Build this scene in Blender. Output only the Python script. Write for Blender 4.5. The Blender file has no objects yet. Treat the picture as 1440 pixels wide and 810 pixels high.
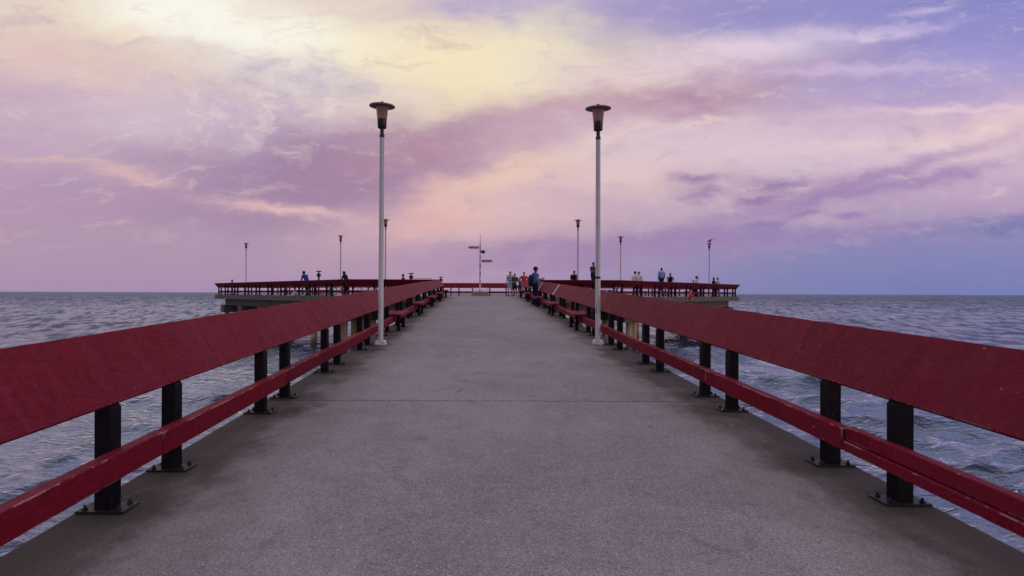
import bpy, bmesh, math, random
import numpy as np
from mathutils import Vector, Matrix, noise as mnoise
random.seed(7)
rng = np.random.default_rng(11)
scene = bpy.context.scene
COL = scene.collection
PI = math.pi
R = math.radians
F = 746.0          # focal length in photograph pixels
CX = -0.215        # camera x
CZ = 0.225         # camera height over the platform deck
WATER = -3.62

def lin(r, g, b):
    def f(c):
        c /= 255.0
        return c / 12.92 if c <= 0.04045 else ((c + 0.055) / 1.055) ** 2.4
    return (f(r), f(g), f(b), 1.0)

# ------------------------------------------------------------------ node helpers
class G:
    """small helper around a node tree"""
    def __init__(self, tree):
        self.t = tree
        self.n = tree.nodes
        self.l = tree.links
    def node(self, typ, **kw):
        nd = self.n.new(typ)
        for k, v in kw.items():
            setattr(nd, k, v)
        return nd
    def put(self, sock, v):
        if isinstance(v, bpy.types.NodeSocket):
            self.l.new(v, sock)
        elif v is not None:
            sock.default_value = v
    def m(self, op, a, b=None, c=None, clamp=False):
        nd = self.node('ShaderNodeMath', operation=op, use_clamp=clamp)
        self.put(nd.inputs[0], a)
        self.put(nd.inputs[1], b)
        self.put(nd.inputs[2], c)
        return nd.outputs[0]
    def vm(self, op, a, b=None):
        nd = self.node('ShaderNodeVectorMath', operation=op)
        self.put(nd.inputs[0], a)
        self.put(nd.inputs[1], b)
        return nd.outputs[0]
    def xyz(self, x, y, z=0.0):
        nd = self.node('ShaderNodeCombineXYZ')
        self.put(nd.inputs[0], x); self.put(nd.inputs[1], y); self.put(nd.inputs[2], z)
        return nd.outputs[0]
    def sep(self, v):
        nd = self.node('ShaderNodeSeparateXYZ')
        self.put(nd.inputs[0], v)
        return nd.outputs
    def noise(self, vec, scale, detail=4, rough=0.55, dist=0.0):
        nd = self.node('ShaderNodeTexNoise')
        self.put(nd.inputs['Vector'], vec)
        nd.inputs['Scale'].default_value = scale
        nd.inputs['Detail'].default_value = detail
        nd.inputs['Roughness'].default_value = rough
        nd.inputs['Distortion'].default_value = dist
        return nd.outputs['Fac']
    def ss(self, x, a, b, lo=0.0, hi=1.0):
        nd = self.node('ShaderNodeMapRange', interpolation_type='SMOOTHSTEP')
        self.put(nd.inputs['Value'], x)
        for k, v in zip(('From Min', 'From Max', 'To Min', 'To Max'), (a, b, lo, hi)):
            nd.inputs[k].default_value = v
        return nd.outputs['Result']
    def lerp(self, x, a, b, lo, hi):
        nd = self.node('ShaderNodeMapRange')
        self.put(nd.inputs['Value'], x)
        for k, v in zip(('From Min', 'From Max', 'To Min', 'To Max'), (a, b, lo, hi)):
            nd.inputs[k].default_value = v
        return nd.outputs['Result']
    def mix(self, fac, a, b, mode='MIX'):
        nd = self.node('ShaderNodeMix', data_type='RGBA', blend_type=mode)
        self.put(nd.inputs[0], fac)
        self.put(nd.inputs[6], a)
        self.put(nd.inputs[7], b)
        return nd.outputs[2]
    def ramp(self, fac, stops, interp='LINEAR'):
        nd = self.node('ShaderNodeValToRGB')
        cr = nd.color_ramp
        cr.interpolation = interp
        while len(cr.elements) < len(stops):
            cr.elements.new(0.5)
        for e, (p, c) in zip(cr.elements, stops):
            e.position = p; e.color = c
        self.put(nd.inputs[0], fac)
        return nd.outputs[0]
    def bump(self, h, strength=0.3, dist=0.01, normal=None):
        nd = self.node('ShaderNodeBump')
        nd.inputs['Strength'].default_value = strength
        nd.inputs['Distance'].default_value = dist
        self.put(nd.inputs['Height'], h)
        if normal is not None:
            self.put(nd.inputs['Normal'], normal)
        return nd.outputs[0]

def mat(name):
    m = bpy.data.materials.new(name)
    m.use_nodes = True
    g = G(m.node_tree)
    b = m.node_tree.nodes['Principled BSDF']
    return m, g, b

def obj_coord(g):
    return g.node('ShaderNodeTexCoord').outputs['Object']
def geo_pos(g):
    return g.node('ShaderNodeNewGeometry').outputs['Position']
def obj_rand(g):
    return g.node('ShaderNodeObjectInfo').outputs['Random']

M = {}
def simple(name, col, rough=0.6, metal=0.0, var=0.25, scale=9.0, bump=0.15, spec=0.4):
    m, g, b = mat(name)
    p = geo_pos(g)
    n = g.noise(p, scale, 5, 0.6)
    lo = tuple(c * (1 - var) for c in col[:3]) + (1,)
    hi = tuple(min(1, c * (1 + var)) for c in col[:3]) + (1,)
    g.put(b.inputs['Base Color'], g.ramp(n, [(0.3, lo), (0.7, hi)]))
    g.put(b.inputs['Roughness'], g.lerp(n, 0.3, 0.7, max(0.05, rough - 0.1), min(1, rough + 0.1)))
    b.inputs['Metallic'].default_value = metal
    b.inputs['Specular IOR Level'].default_value = spec
    if bump:
        g.put(b.inputs['Normal'], g.bump(g.noise(p, scale * 8, 3), bump, 0.004))
    M[name] = m
    return m

# ---- painted boards (plywood grain under red paint)
RED = (0.138, 0.0075, 0.0200)
def red_paint(name, base, grain=1.0, edges=0.0, fade=0.0):
    m, g, b = mat(name)
    p = geo_pos(g)
    rnd = obj_rand(g)
    tint = g.lerp(rnd, 0, 1, 0.86, 1.10)
    pv = g.vm('ADD', p, g.xyz(0.0, g.m('MULTIPLY', rnd, 37.0), 0.0))
    st = g.vm('MULTIPLY', pv, (4.4, 2.3, 6.0))
    # cathedral plywood figure: contour lines of a smooth noise
    base_n = g.noise(st, 1.3, 3, 0.45, 0.9)
    rings = g.m('FRACT', g.m('MULTIPLY', base_n, 9.0))
    rings = g.m('ABSOLUTE', g.m('SUBTRACT', rings, 0.5))
    fine = g.noise(g.vm('MULTIPLY', pv, (30.0, 7.0, 60.0)), 1.0, 4, 0.6)
    lo = tuple(c * 0.84 for c in base) + (1,)
    hi = tuple(c * 1.12 for c in base) + (1,)
    c = g.mix(g.ss(rings, 0.05, 0.45), lo, hi)
    c = g.mix(g.m('MULTIPLY', g.ss(fine, 0.45, 0.75), 0.35), c, (base[0] * 1.3, base[1] * 1.9, base[2] * 1.7, 1))
    big = g.noise(pv, 0.9, 4, 0.6)
    c = g.mix(g.m('MULTIPLY', g.ss(big, 0.40, 0.70), 0.45), c, (base[0] * 1.08, base[1] * 2.0, base[2] * 1.6, 1))
    dirt = g.noise(g.vm('MULTIPLY', pv, (1.0, 3.0, 1.0)), 2.2, 6, 0.7)
    c = g.mix(g.m('MULTIPLY', g.ss(dirt, 0.55, 0.72), 0.30), c, (base[0] * .55, base[1] * 0.9, base[2] * .7, 1))
    if fade:
        c = g.mix(fade, c, (0.24, 0.075, 0.085, 1))
    tv = g.node('ShaderNodeCombineXYZ')
    for k in range(3): g.put(tv.inputs[k], tint)
    c = g.mix(1.0, c, tv.outputs[0], 'MULTIPLY')
    rub = g.noise(g.vm('MULTIPLY', pv, (0.9, 9.0, 0.6)), 1.0, 5, 0.7)
    rmask = g.noise(g.vm('MULTIPLY', p, (0.4, 0.9, 0.4)), 1.0, 3, 0.6)
    c = g.mix(g.m('MULTIPLY', g.m('MULTIPLY', g.ss(rub, 0.54, 0.66), g.ss(rmask, 0.42, 0.62)), 0.24), c, (base[0] * 1.55, base[1] * 5.0, base[2] * 3.2, 1))
    hair = g.noise(g.vm('MULTIPLY', pv, (14.0, 60.0, 8.0)), 1.0, 3, 0.6)
    c = g.mix(g.m('MULTIPLY', g.ss(hair, 0.62, 0.72), 0.35), c, (base[0] * 1.6, base[1] * 4.5, base[2] * 3.0, 1))
    # pale flecks and scuffs
    fl = g.noise(g.vm('MULTIPLY', p, (60.0, 28.0, 60.0)), 1.0, 2, 0.5)
    flm = g.m('MULTIPLY', g.ss(fl, 0.74, 0.78), g.ss(big, 0.45, 0.6))
    if edges:
        bev = g.node('ShaderNodeBevel', samples=4)
        bev.inputs['Radius'].default_value = 0.012
        nrm = g.node('ShaderNodeNewGeometry').outputs['Normal']
        dt = g.node('ShaderNodeVectorMath', operation='DOT_PRODUCT')
        g.put(dt.inputs[0], bev.outputs[0]); g.put(dt.inputs[1], nrm)
        em = g.ss(dt.outputs['Value'], 0.985, 0.90)
        worn = g.ss(g.noise(g.vm('MULTIPLY', p, (5.0, 4.0, 5.0)), 1.0, 6, 0.75), 0.515, 0.57)
        em = g.m('MULTIPLY', g.m('MULTIPLY', em, worn), edges)
        flm = g.m('MAXIMUM', flm, em)
    c = g.mix(flm, c, (0.50, 0.40, 0.40, 1))
    g.put(b.inputs['Base Color'], c)
    g.put(b.inputs['Roughness'], g.lerp(dirt, 0.3, 0.7, 0.48, 0.66))
    b.inputs['Specular IOR Level'].default_value = 0.07
    h = g.m('ADD', g.m('MULTIPLY', rings, 0.5 * grain), g.m('MULTIPLY', fine, 0.6))
    g.put(b.inputs['Normal'], g.bump(h, 0.22, 0.004))
    M[name] = m
red_paint('red_board', RED, 1.0, edges=0.45)
red_paint('red_board_dark', (0.135, 0.008, 0.020), 0.8)
red_paint('red_timber', (0.150, 0.0065, 0.0190), 0.5, edges=1.0)
red_paint('red_bench', (0.160, 0.0075, 0.0210), 0.6, edges=0.8)

simple('black_steel', (0.009, 0.008, 0.012), 0.55, 0.0, 0.4, 12, 0.15, 0.08)
def steel_wear():
    m = M['black_steel']; g = G(m.node_tree); b = m.node_tree.nodes['Principled BSDF']
    p = geo_pos(g)
    old = b.inputs['Base Color'].links[0].from_socket
    fl = g.noise(g.vm('MULTIPLY', p, (38.0, 38.0, 22.0)), 1.0, 3, 0.6)
    c = g.mix(g.m('MULTIPLY', g.ss(fl, 0.70, 0.74), 0.7), old, (0.22, 0.20, 0.22, 1))
    ru = g.noise(g.vm('MULTIPLY', p, (6.0, 6.0, 2.5)), 1.0, 6, 0.7)
    c = g.mix(g.m('MULTIPLY', g.ss(ru, 0.60, 0.72), 0.6), c, (0.055, 0.022, 0.012, 1))
    g.put(b.inputs['Base Color'], c)
steel_wear()
simple('plate_steel', (0.018, 0.016, 0.018), 0.5, 0.0, 0.5, 25, 0.3, 0.25)
simple('dark_metal', (0.018, 0.013, 0.016), 0.45, 0.1, 0.3, 20, 0.1)
simple('cap_metal', (0.16, 0.115, 0.115), 0.55, 0.2, 0.25, 20, 0.1)
simple('white_stripe', (0.78, 0.70, 0.66), 0.6, 0, 0.12, 30, 0.2)
simple('grey_metal', (0.28, 0.27, 0.29), 0.4, 0.6, 0.15, 20, 0.05)
simple('rubber', (0.015, 0.015, 0.017), 0.8, 0, 0.2, 20, 0.1)
simple('sign_pale', (0.36, 0.31, 0.30), 0.55, 0, 0.15, 12, 0.1)
simple('sign_dark', (0.05, 0.04, 0.05), 0.6, 0, 0.2, 12, 0.1)
simple('sign_blue', (0.035, 0.060, 0.085), 0.5, 0, 0.2, 12, 0.1)
simple('block_concrete', (0.23, 0.20, 0.145), 0.85, 0, 0.22, 5, 0.4)
simple('ring_red', (0.52, 0.026, 0.022), 0.5, 0, 0.15, 15, 0.1)
simple('rope', (0.50, 0.40, 0.25), 0.9, 0, 0.2, 60, 0.3)
simple('eye_dark', (0.02, 0.015, 0.015), 0.3, 0, 0.1, 20, 0)

def concrete_beam(name, col, warm):
    m, g, b = mat(name)
    p = geo_pos(g)
    n = g.noise(p, 1.1, 6, 0.65)
    st = g.noise(g.vm('MULTIPLY', p, (3.0, 3.0, 0.35)), 1.6, 5, 0.65)
    f = g.noise(p, 30, 4, 0.6)
    c = g.mix(n, tuple(x * 0.7 for x in col) + (1,), tuple(x * 1.25 for x in col) + (1,))
    c = g.mix(g.m('MULTIPLY', g.ss(st, 0.5, 0.72), 0.75), c, (col[0] * .30, col[1] * .28, col[2] * .27, 1))
    c = g.mix(g.m('MULTIPLY', g.ss(st, 0.46, 0.30), 0.45), c, warm + (1,))
    z = g.sep(p)[2]
    wet = g.ss(z, WATER + 0.75, WATER + 0.25)
    c = g.mix(g.m('MULTIPLY', wet, 0.8), c, (0.02, 0.022, 0.018, 1))
    g.put(b.inputs['Base Color'], c)
    b.inputs['Roughness'].default_value = 0.88
    g.put(b.inputs['Normal'], g.bump(g.m('ADD', f, n), 0.5, 0.01))
    M[name] = m
concrete_beam('edge_concrete', (0.130, 0.102, 0.078), (0.23, 0.17, 0.11))
concrete_beam('pile_concrete', (0.42, 0.30, 0.19), (0.50, 0.36, 0.20))

def deck_mat():
    m, g, b = mat('deck_concrete')
    p = geo_pos(g)
    s = g.sep(p)
    big = g.noise(g.vm('MULTIPLY', p, (0.55, 0.42, 1.0)), 1.0, 5, 0.6, 0.4)
    mid = g.noise(g.vm('MULTIPLY', p, (2.2, 1.6, 1.0)), 1.0, 6, 0.65, 0.6)
    broom = g.noise(g.vm('MULTIPLY', p, (3.0, 16.0, 1.0)), 1.0, 4, 0.6)
    agg = g.noise(p, 165.0, 3, 0.7)
    agg2 = g.noise(p, 320.0, 2, 0.6)
    c = g.ramp(mid, [(0.25, (0.140, 0.129, 0.148, 1)), (0.5, (0.208, 0.191, 0.215, 1)), (0.78, (0.295, 0.272, 0.300, 1))])
    c = g.mix(g.m('MULTIPLY', g.ss(big, 0.47, 0.66), 0.50), c, (0.320, 0.280, 0.280, 1))
    c = g.mix(g.m('MULTIPLY', g.ss(big, 0.49, 0.36), 0.65), c, (0.160, 0.140, 0.142, 1))
    c = g.mix(g.m('MULTIPLY', g.ss(broom, 0.35, 0.65), 0.22), c, (0.33, 0.29, 0.28, 1))
    # exposed aggregate speckle
    c = g.mix(g.m('MULTIPLY', g.ss(agg, 0.50, 0.62), 0.55), c, (0.070, 0.060, 0.060, 1))
    c = g.mix(g.m('MULTIPLY', g.ss(agg, 0.47, 0.35), 0.60), c, (0.46, 0.41, 0.39, 1))
    c = g.mix(g.m('MULTIPLY', g.ss(agg2, 0.54, 0.64), 0.6), c, (0.07, 0.06, 0.06, 1))
    c = g.mix(g.m('MULTIPLY', g.ss(agg2, 0.45, 0.36), 0.4), c, (0.52, 0.47, 0.45, 1))
    agg3 = g.noise(p, 80.0, 4, 0.75)
    c = g.mix(g.m('MULTIPLY', g.ss(agg3, 0.52, 0.62), 0.22), c, (0.095, 0.085, 0.095, 1))
    c = g.mix(g.m('MULTIPLY', g.ss(agg3, 0.46, 0.38), 0.18), c, (0.40, 0.37, 0.40, 1))
    vor = g.node('ShaderNodeTexVoronoi'); g.put(vor.inputs['Vector'], p); vor.inputs['Scale'].default_value = 120.0
    peb = g.sep(vor.outputs['Color'])[0]
    c = g.mix(g.m('MULTIPLY', g.m('GREATER_THAN', peb, 0.92), 0.40), c, (0.50, 0.46, 0.47, 1))
    c = g.mix(g.m('MULTIPLY', g.m('LESS_THAN', peb, 0.10), 0.45), c, (0.05, 0.045, 0.05, 1))
    # mossy grime and under-rail shade painted along both edges, with a ragged inner limit
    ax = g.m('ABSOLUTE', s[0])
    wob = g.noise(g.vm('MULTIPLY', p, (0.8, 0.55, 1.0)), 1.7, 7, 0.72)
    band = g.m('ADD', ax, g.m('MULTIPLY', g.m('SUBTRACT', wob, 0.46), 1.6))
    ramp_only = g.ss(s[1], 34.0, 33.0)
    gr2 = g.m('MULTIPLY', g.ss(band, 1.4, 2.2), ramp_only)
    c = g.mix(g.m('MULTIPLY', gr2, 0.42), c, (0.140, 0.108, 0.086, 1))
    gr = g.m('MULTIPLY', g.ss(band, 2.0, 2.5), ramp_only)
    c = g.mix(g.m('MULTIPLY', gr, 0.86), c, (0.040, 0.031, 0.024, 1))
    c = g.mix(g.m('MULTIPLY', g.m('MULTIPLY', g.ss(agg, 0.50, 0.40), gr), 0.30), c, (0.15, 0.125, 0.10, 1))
    # contact shade and dirt painted into the colour round the post feet
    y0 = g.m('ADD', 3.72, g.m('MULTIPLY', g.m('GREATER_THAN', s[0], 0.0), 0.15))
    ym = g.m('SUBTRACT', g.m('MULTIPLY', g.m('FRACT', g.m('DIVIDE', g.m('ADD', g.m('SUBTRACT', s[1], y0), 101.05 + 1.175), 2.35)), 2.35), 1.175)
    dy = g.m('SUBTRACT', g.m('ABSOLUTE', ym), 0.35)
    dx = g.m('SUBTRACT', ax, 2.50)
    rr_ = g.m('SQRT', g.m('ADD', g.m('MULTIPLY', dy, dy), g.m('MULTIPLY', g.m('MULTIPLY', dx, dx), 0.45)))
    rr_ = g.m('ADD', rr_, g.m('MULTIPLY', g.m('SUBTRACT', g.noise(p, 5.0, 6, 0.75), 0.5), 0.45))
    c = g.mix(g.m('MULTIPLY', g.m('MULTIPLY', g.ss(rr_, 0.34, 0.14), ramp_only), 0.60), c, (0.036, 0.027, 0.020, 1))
    # worn pale tracks, dark spills and rusty spots
    spl = g.noise(g.vm('MULTIPLY', p, (0.9, 0.7, 1.0)), 1.9, 7, 0.75, 1.2)
    c = g.mix(g.m('MULTIPLY', g.ss(spl, 0.57, 0.66), 0.50), c, (0.12, 0.10, 0.10, 1))
    whi = g.noise(g.vm('MULTIPLY', p, (5.0, 9.0, 1.0)), 1.0, 6, 0.75)
    c = g.mix(g.m('MULTIPLY', g.ss(whi, 0.70, 0.74), 0.6), c, (0.60, 0.57, 0.56, 1))
    # gum and small drips
    sp = g.noise(p, 6.5, 2, 0.5)
    c = g.mix(g.m('MULTIPLY', g.ss(sp, 0.735, 0.76), 0.5), c, (0.10, 0.09, 0.095, 1))
    g.put(b.inputs['Base Color'], c)
    b.inputs['Roughness'].default_value = 0.86
    b.inputs['Specular IOR Level'].default_value = 0.3
    h = g.m('ADD', g.m('MULTIPLY', agg, 0.7), g.m('ADD', g.m('MULTIPLY', agg2, 0.4), g.m('MULTIPLY', mid, 0.5)))
    g.put(b.inputs['Normal'], g.bump(h, 0.22, 0.006))
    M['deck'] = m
deck_mat()

def pole_mat():
    m, g, b = mat('pole_paint')
    oc = obj_coord(g)
    z = g.sep(oc)[2]
    n = g.noise(g.vm('MULTIPLY', oc, (1, 1, 0.35)), 26.0, 4, 0.6)
    dens = g.ss(z, 2.0, 0.3, 0.0, 0.12)
    th = g.m('SUBTRACT', 0.80, dens)
    chip = g.m('GREATER_THAN', n, th)
    d2 = g.noise(g.vm('MULTIPLY', oc, (3, 3, 0.4)), 4.0, 5, 0.7)
    c = g.ramp(d2, [(0.3, (0.46, 0.46, 0.47, 1)), (0.7, (0.64, 0.64, 0.63, 1))])
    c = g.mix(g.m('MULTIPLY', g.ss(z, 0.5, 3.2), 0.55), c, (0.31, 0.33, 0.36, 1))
    c = g.mix(chip, c, (0.03, 0.022, 0.02, 1))
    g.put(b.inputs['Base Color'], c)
    b.inputs['Roughness'].default_value = 0.45
    M['pole'] = m
pole_mat()

def shade_mat():
    m, g, b = mat('lamp_shade_plastic')
    p = obj_coord(g)
    n = g.noise(g.vm('MULTIPLY', p, (6, 6, 1.5)), 3.0, 4, 0.6)
    g.put(b.inputs['Base Color'], g.ramp(n, [(0.3, (0.30, 0.20, 0.19, 1)), (0.7, (0.42, 0.29, 0.27, 1))]))
    b.inputs['Roughness'].default_value = 0.35
    b.inputs['Transmission Weight'].default_value = 0.25
    b.inputs['IOR'].default_value = 1.2
    tr = g.node('ShaderNodeBsdfTranslucent')
    tr.inputs['Color'].default_value = (0.80, 0.58, 0.54, 1)
    mx = g.node('ShaderNodeMixShader')
    mx.inputs[0].default_value = 0.7
    out = m.node_tree.nodes['Material Output']
    g.l.new(b.outputs[0], mx.inputs[1]); g.l.new(tr.outputs[0], mx.inputs[2])
    g.l.new(mx.outputs[0], out.inputs['Surface'])
    M['shade'] = m
shade_mat()

def sticker_pole_mat():
    m, g, b = mat('sticker_pole_paint')
    p = obj_coord(g)
    s = g.sep(p)
    ang = g.m('ARCTAN2', s[1], s[0])
    v = g.node('ShaderNodeTexVoronoi')
    g.put(v.inputs['Vector'], g.xyz(g.m('MULTIPLY', ang, 0.6), g.m('MULTIPLY', s[2], 5.5), 0.0))
    v.inputs['Scale'].default_value = 1.0
    cs = g.sep(v.outputs['Color'])
    c = g.ramp(cs[0], [(0.0, (0.04, 0.035, 0.05, 1)), (0.35, (0.05, 0.06, 0.11, 1)), (0.42, (0.55, 0.5, 0.5, 1)),
                       (0.7, (0.62, 0.58, 0.56, 1)), (0.75, (0.20, 0.10, 0.11, 1)), (1.0, (0.06, 0.05, 0.07, 1))], 'CONSTANT')
    hi = g.ss(s[2], 3.6, 3.7); lo = g.ss(s[2], 0.75, 0.6)
    c = g.mix(g.m('MAXIMUM', hi, 0.0), c, (0.30, 0.27, 0.28, 1))
    c = g.mix(lo, c, (0.70, 0.64, 0.60, 1))
    g.put(b.inputs['Base Color'], c)
    b.inputs['Roughness'].default_value = 0.5
    M['sticker_pole'] = m
sticker_pole_mat()

def cloth(name, col, stripes=None):
    m, g, b = mat(name)
    p = obj_coord(g)
    n = g.noise(p, 14.0, 4, 0.6)
    c = g.mix(n, tuple(x * 0.75 for x in col) + (1,), tuple(min(1, x * 1.2) for x in col) + (1,))
    if stripes:
        z = g.sep(p)[2]
        f = g.m('FRACT', g.m('MULTIPLY', z, 1.0 / 0.17))
        c2 = g.mix(n, tuple(x * 0.8 for x in stripes) + (1,), tuple(min(1, x * 1.2) for x in stripes) + (1,))
        c = g.mix(g.m('GREATER_THAN', f, 0.5), c, c2)
    g.put(b.inputs['Base Color'], c)
    b.inputs['Roughness'].default_value = 0.85
    b.inputs['Specular IOR Level'].default_value = 0.15
    g.put(b.inputs['Normal'], g.bump(n, 0.4, 0.03))
    M[name] = m
    return m
def skin(name, col):
    m, g, b = mat(name)
    n = g.noise(obj_coord(g), 20.0, 3, 0.5)
    g.put(b.inputs['Base Color'], g.mix(n, tuple(x * 0.85 for x in col) + (1,), tuple(x * 1.12 for x in col) + (1,)))
    b.inputs['Roughness'].default_value = 0.55
    M[name] = m
skin('skin_fair', (0.40, 0.22, 0.16))
skin('skin_tan', (0.26, 0.13, 0.085))
skin('skin_dark', (0.10, 0.050, 0.035))
simple('hair_dark', (0.014, 0.010, 0.010), 0.6, 0, 0.4, 60, 0.4)
simple('hair_brown', (0.05, 0.025, 0.018), 0.6, 0, 0.4, 60, 0.4)

# ------------------------------------------------------------------ mesh helpers
class MB:
    def __init__(self):
        self.v = []; self.f = []
    def add(self, verts, faces):
        o = len(self.v)
        self.v += [tuple(v) for v in verts]
        self.f += [tuple(i + o for i in f) for f in faces]
        return self
    def hexa(self, c8):
        return self.add(c8, [(0, 3, 2, 1), (4, 5, 6, 7), (0, 1, 5, 4), (1, 2, 6, 5), (2, 3, 7, 6), (3, 0, 4, 7)])
    def box(self, c, s, rz=0.0, tilt=0.0):
        m = Matrix.Rotation(rz, 3, 'Z') @ Matrix.Rotation(tilt, 3, 'X')
        c = Vector(c); hx, hy, hz = s[0] / 2, s[1] / 2, s[2] / 2
        pts = [(-hx, -hy, -hz), (hx, -hy, -hz), (hx, hy, -hz), (-hx, hy, -hz), (-hx, -hy, hz), (hx, -hy, hz), (hx, hy, hz), (-hx, hy, hz)]
        return self.hexa([c + m @ Vector(p) for p in pts])
    def loft(self, rings, cap=True):
        n = len(rings[0]); o = []
        for r in rings: o += list(r)
        fs = []
        for i in range(len(rings) - 1):
            for j in range(n):
                k = (j + 1) % n
                fs.append((i * n + j, i * n + k, (i + 1) * n + k, (i + 1) * n + j))
        if cap:
            fs.append(tuple(range(n - 1, -1, -1)))
            fs.append(tuple((len(rings) - 1) * n + j for j in range(n)))
        return self.add(o, fs)
    def lathe(self, prof, c=(0, 0, 0), n=20, cap=True):
        rings = []
        for r, z in prof:
            rings.append([(c[0] + r * math.cos(2 * PI * j / n), c[1] + r * math.sin(2 * PI * j / n), c[2] + z) for j in range(n)])
        return self.loft(rings, cap)
    def tube(self, pts, r, n=8, closed=False):
        pts = [Vector(p) for p in pts]
        rs = r if isinstance(r, (list, tuple)) else [r] * len(pts)
        rings = []
        ref = None
        N = len(pts)
        for i, p in enumerate(pts):
            if closed: d = pts[(i + 1) % N] - pts[i - 1]
            else: d = pts[min(i + 1, N - 1)] - pts[max(i - 1, 0)]
            d.normalize()
            if ref is None:
                ref = Vector((0, 0, 1)) if abs(d.z) < 0.9 else Vector((1, 0, 0))
            a = d.cross(ref).normalized(); b = a.cross(d).normalized()
            ref = b
            rings.append([p + rs[i] * (math.cos(2 * PI * j / n) * a + math.sin(2 * PI * j / n) * b) for j in range(n)])
        if closed:
            rings.append(rings[0]); return self.loft(rings, False)
        return self.loft(rings, True)
    def ell(self, c, r, n=14, m=9, rot=None):
        c = Vector(c); rings = []
        for i in range(1, m):
            th = PI * i / m
            ring = []
            for j in range(n):
                ph = 2 * PI * j / n
                q = Vector((r[0] * math.sin(th) * math.cos(ph), r[1] * math.sin(th) * math.sin(ph), -r[2] * math.cos(th)))
                if rot is not None: q = rot @ q
                ring.append(c + q)
            rings.append(ring)
        return self.loft(rings, True)
    def cap(self, p0, p1, r0, r1, n=10, sx=1.0):
        """tapered capsule"""
        p0 = Vector(p0); p1 = Vector(p1); d = (p1 - p0)
        L = d.length or 1e-4
        d = d / L
        ref = Vector((0, 1, 0)) if abs(d.y) < 0.8 else Vector((0, 0, 1))
        a = d.cross(ref).normalized(); b = a.cross(d).normalized()
        prof = []
        for k in range(1, 5):
            t = k / 4 * PI / 2
            prof.append((-math.cos(t) * r0, math.sin(t) * r0))
        for k in range(0, 4):
            t = k / 4 * PI / 2
            prof.append((L + math.sin(t) * r1, math.cos(t) * r1))
        rings = [[p0 + d * s + q * (math.cos(2 * PI * j / n) * a * sx + math.sin(2 * PI * j / n) * b) for j in range(n)] for s, q in prof]
        return self.loft(rings, True)
    def mesh(self, name, smooth=False):
        me = bpy.data.meshes.new(name)
        me.from_pydata(self.v, [], self.f)
        bm = bmesh.new(); bm.from_mesh(me)
        bmesh.ops.recalc_face_normals(bm, faces=bm.faces)
        bm.to_mesh(me); bm.free()
        if smooth:
            for p in me.polygons: p.use_smooth = True
            me.set_sharp_from_angle(angle=R(40))
        return me
    def build(self, name, material, parent=None, smooth=False, bevel=0.0):
        me = self.mesh(name, smooth)
        return link(name, me, material, parent, bevel)

def link(name, me, material, parent=None, bevel=0.0):
    o = bpy.data.objects.new(name, me)
    if material is not None:
        me.materials.clear()
        me.materials.append(M[material] if isinstance(material, str) else material)
    COL.objects.link(o)
    if parent is not None: o.parent = parent
    if bevel:
        b = o.modifiers.new('bevel', 'BEVEL'); b.width = bevel; b.segments = 2; b.limit_method = 'ANGLE'
    return o

def thing(name, label, cat, loc=(0, 0, 0), rz=0.0, group=None):
    o = bpy.data.objects.new(name, None)
    o.empty_display_size = 0.2
    COL.objects.link(o)
    o.location = loc; o.rotation_euler = (0, 0, rz)
    o['label'] = label; o['category'] = cat
    if group: o['group'] = group
    return o
def struct(o, kind='structure', label=None, cat=None):
    o['kind'] = kind
    if label: o['label'] = label
    if cat: o['category'] = cat
    return o
def dup(root, loc, rz, label, group=None):
    r = root.copy(); COL.objects.link(r); r.location = loc; r.rotation_euler = (0, 0, rz)
    r['label'] = label
    if group: r['group'] = group
    for ch in list(root.children):
        c = ch.copy(); COL.objects.link(c); c.parent = r
        for gch in list(ch.children):
            d = gch.copy(); COL.objects.link(d); d.parent = c
    return r

# ------------------------------------------------------------------ the pier
Y1 = 33.9
RAMP = [(-20.0, -2.007), (0.0, -1.277), (10.0, -0.912), (22.0, -0.426), (34.0, 0.0)]
def zd(y):
    """height of the ramp deck: three grades eased into each other"""
    if y >= Y1 + 0.1: return 0.0
    tot = 0.0
    for k in (-1, 0, 1):
        yy = min(y + k * 1.5, 34.0)
        for (a, za), (b, zb) in zip(RAMP[:-1], RAMP[1:]):
            if a <= yy <= b:
                tot += za + (zb - za) * (yy - a) / (b - a); break
    return tot / 3.0 if y < 32 else RAMP[3][1] + (0.0 - RAMP[3][1]) * (y - 22) / 12.0

HW = 2.755
r2 = math.sqrt(0.5)
CL = (-25.5, 50.6); CL2 = (CL[0] + 6.1 * r2, CL[1] + 6.1 * r2)
CR = (23.6, 48.7); CR2 = (CR[0] - 6.1 * r2, CR[1] + 6.1 * r2)
YB = 45.4
kl = CL2[0] + (CL2[1] - YB); kr = CR2[0] - (CR2[1] - YB)
SLAB = [(-HW, -14.0), (-HW, Y1), (-8.8, Y1), CL, CL2, (kl, YB), (kr, YB), CR2, CR, (8.8, Y1), (HW, Y1), (HW, -14.0)]

def seg_dir(P, i):
    a = Vector(P[i]); b = Vector(P[i + 1]); d = (b - a); return d.normalized(), d.length
def off_pt(P, i, d):
    """vertex i of open polyline P pushed outward (left of travel) by d"""
    def nrm(k):
        e, _ = seg_dir(P, k); return Vector((-e.y, e.x))
    p = Vector(P[i])
    if i == 0: return p + nrm(0) * d
    if i == len(P) - 1: return p + nrm(i - 1) * d
    n1, n2 = nrm(i - 1), nrm(i)
    return p + (n1 + n2) * (d / (1.0 + n1.dot(n2)))
POST = [tuple(off_pt(SLAB, i, -0.18)) for i in range(len(SLAB))]

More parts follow.
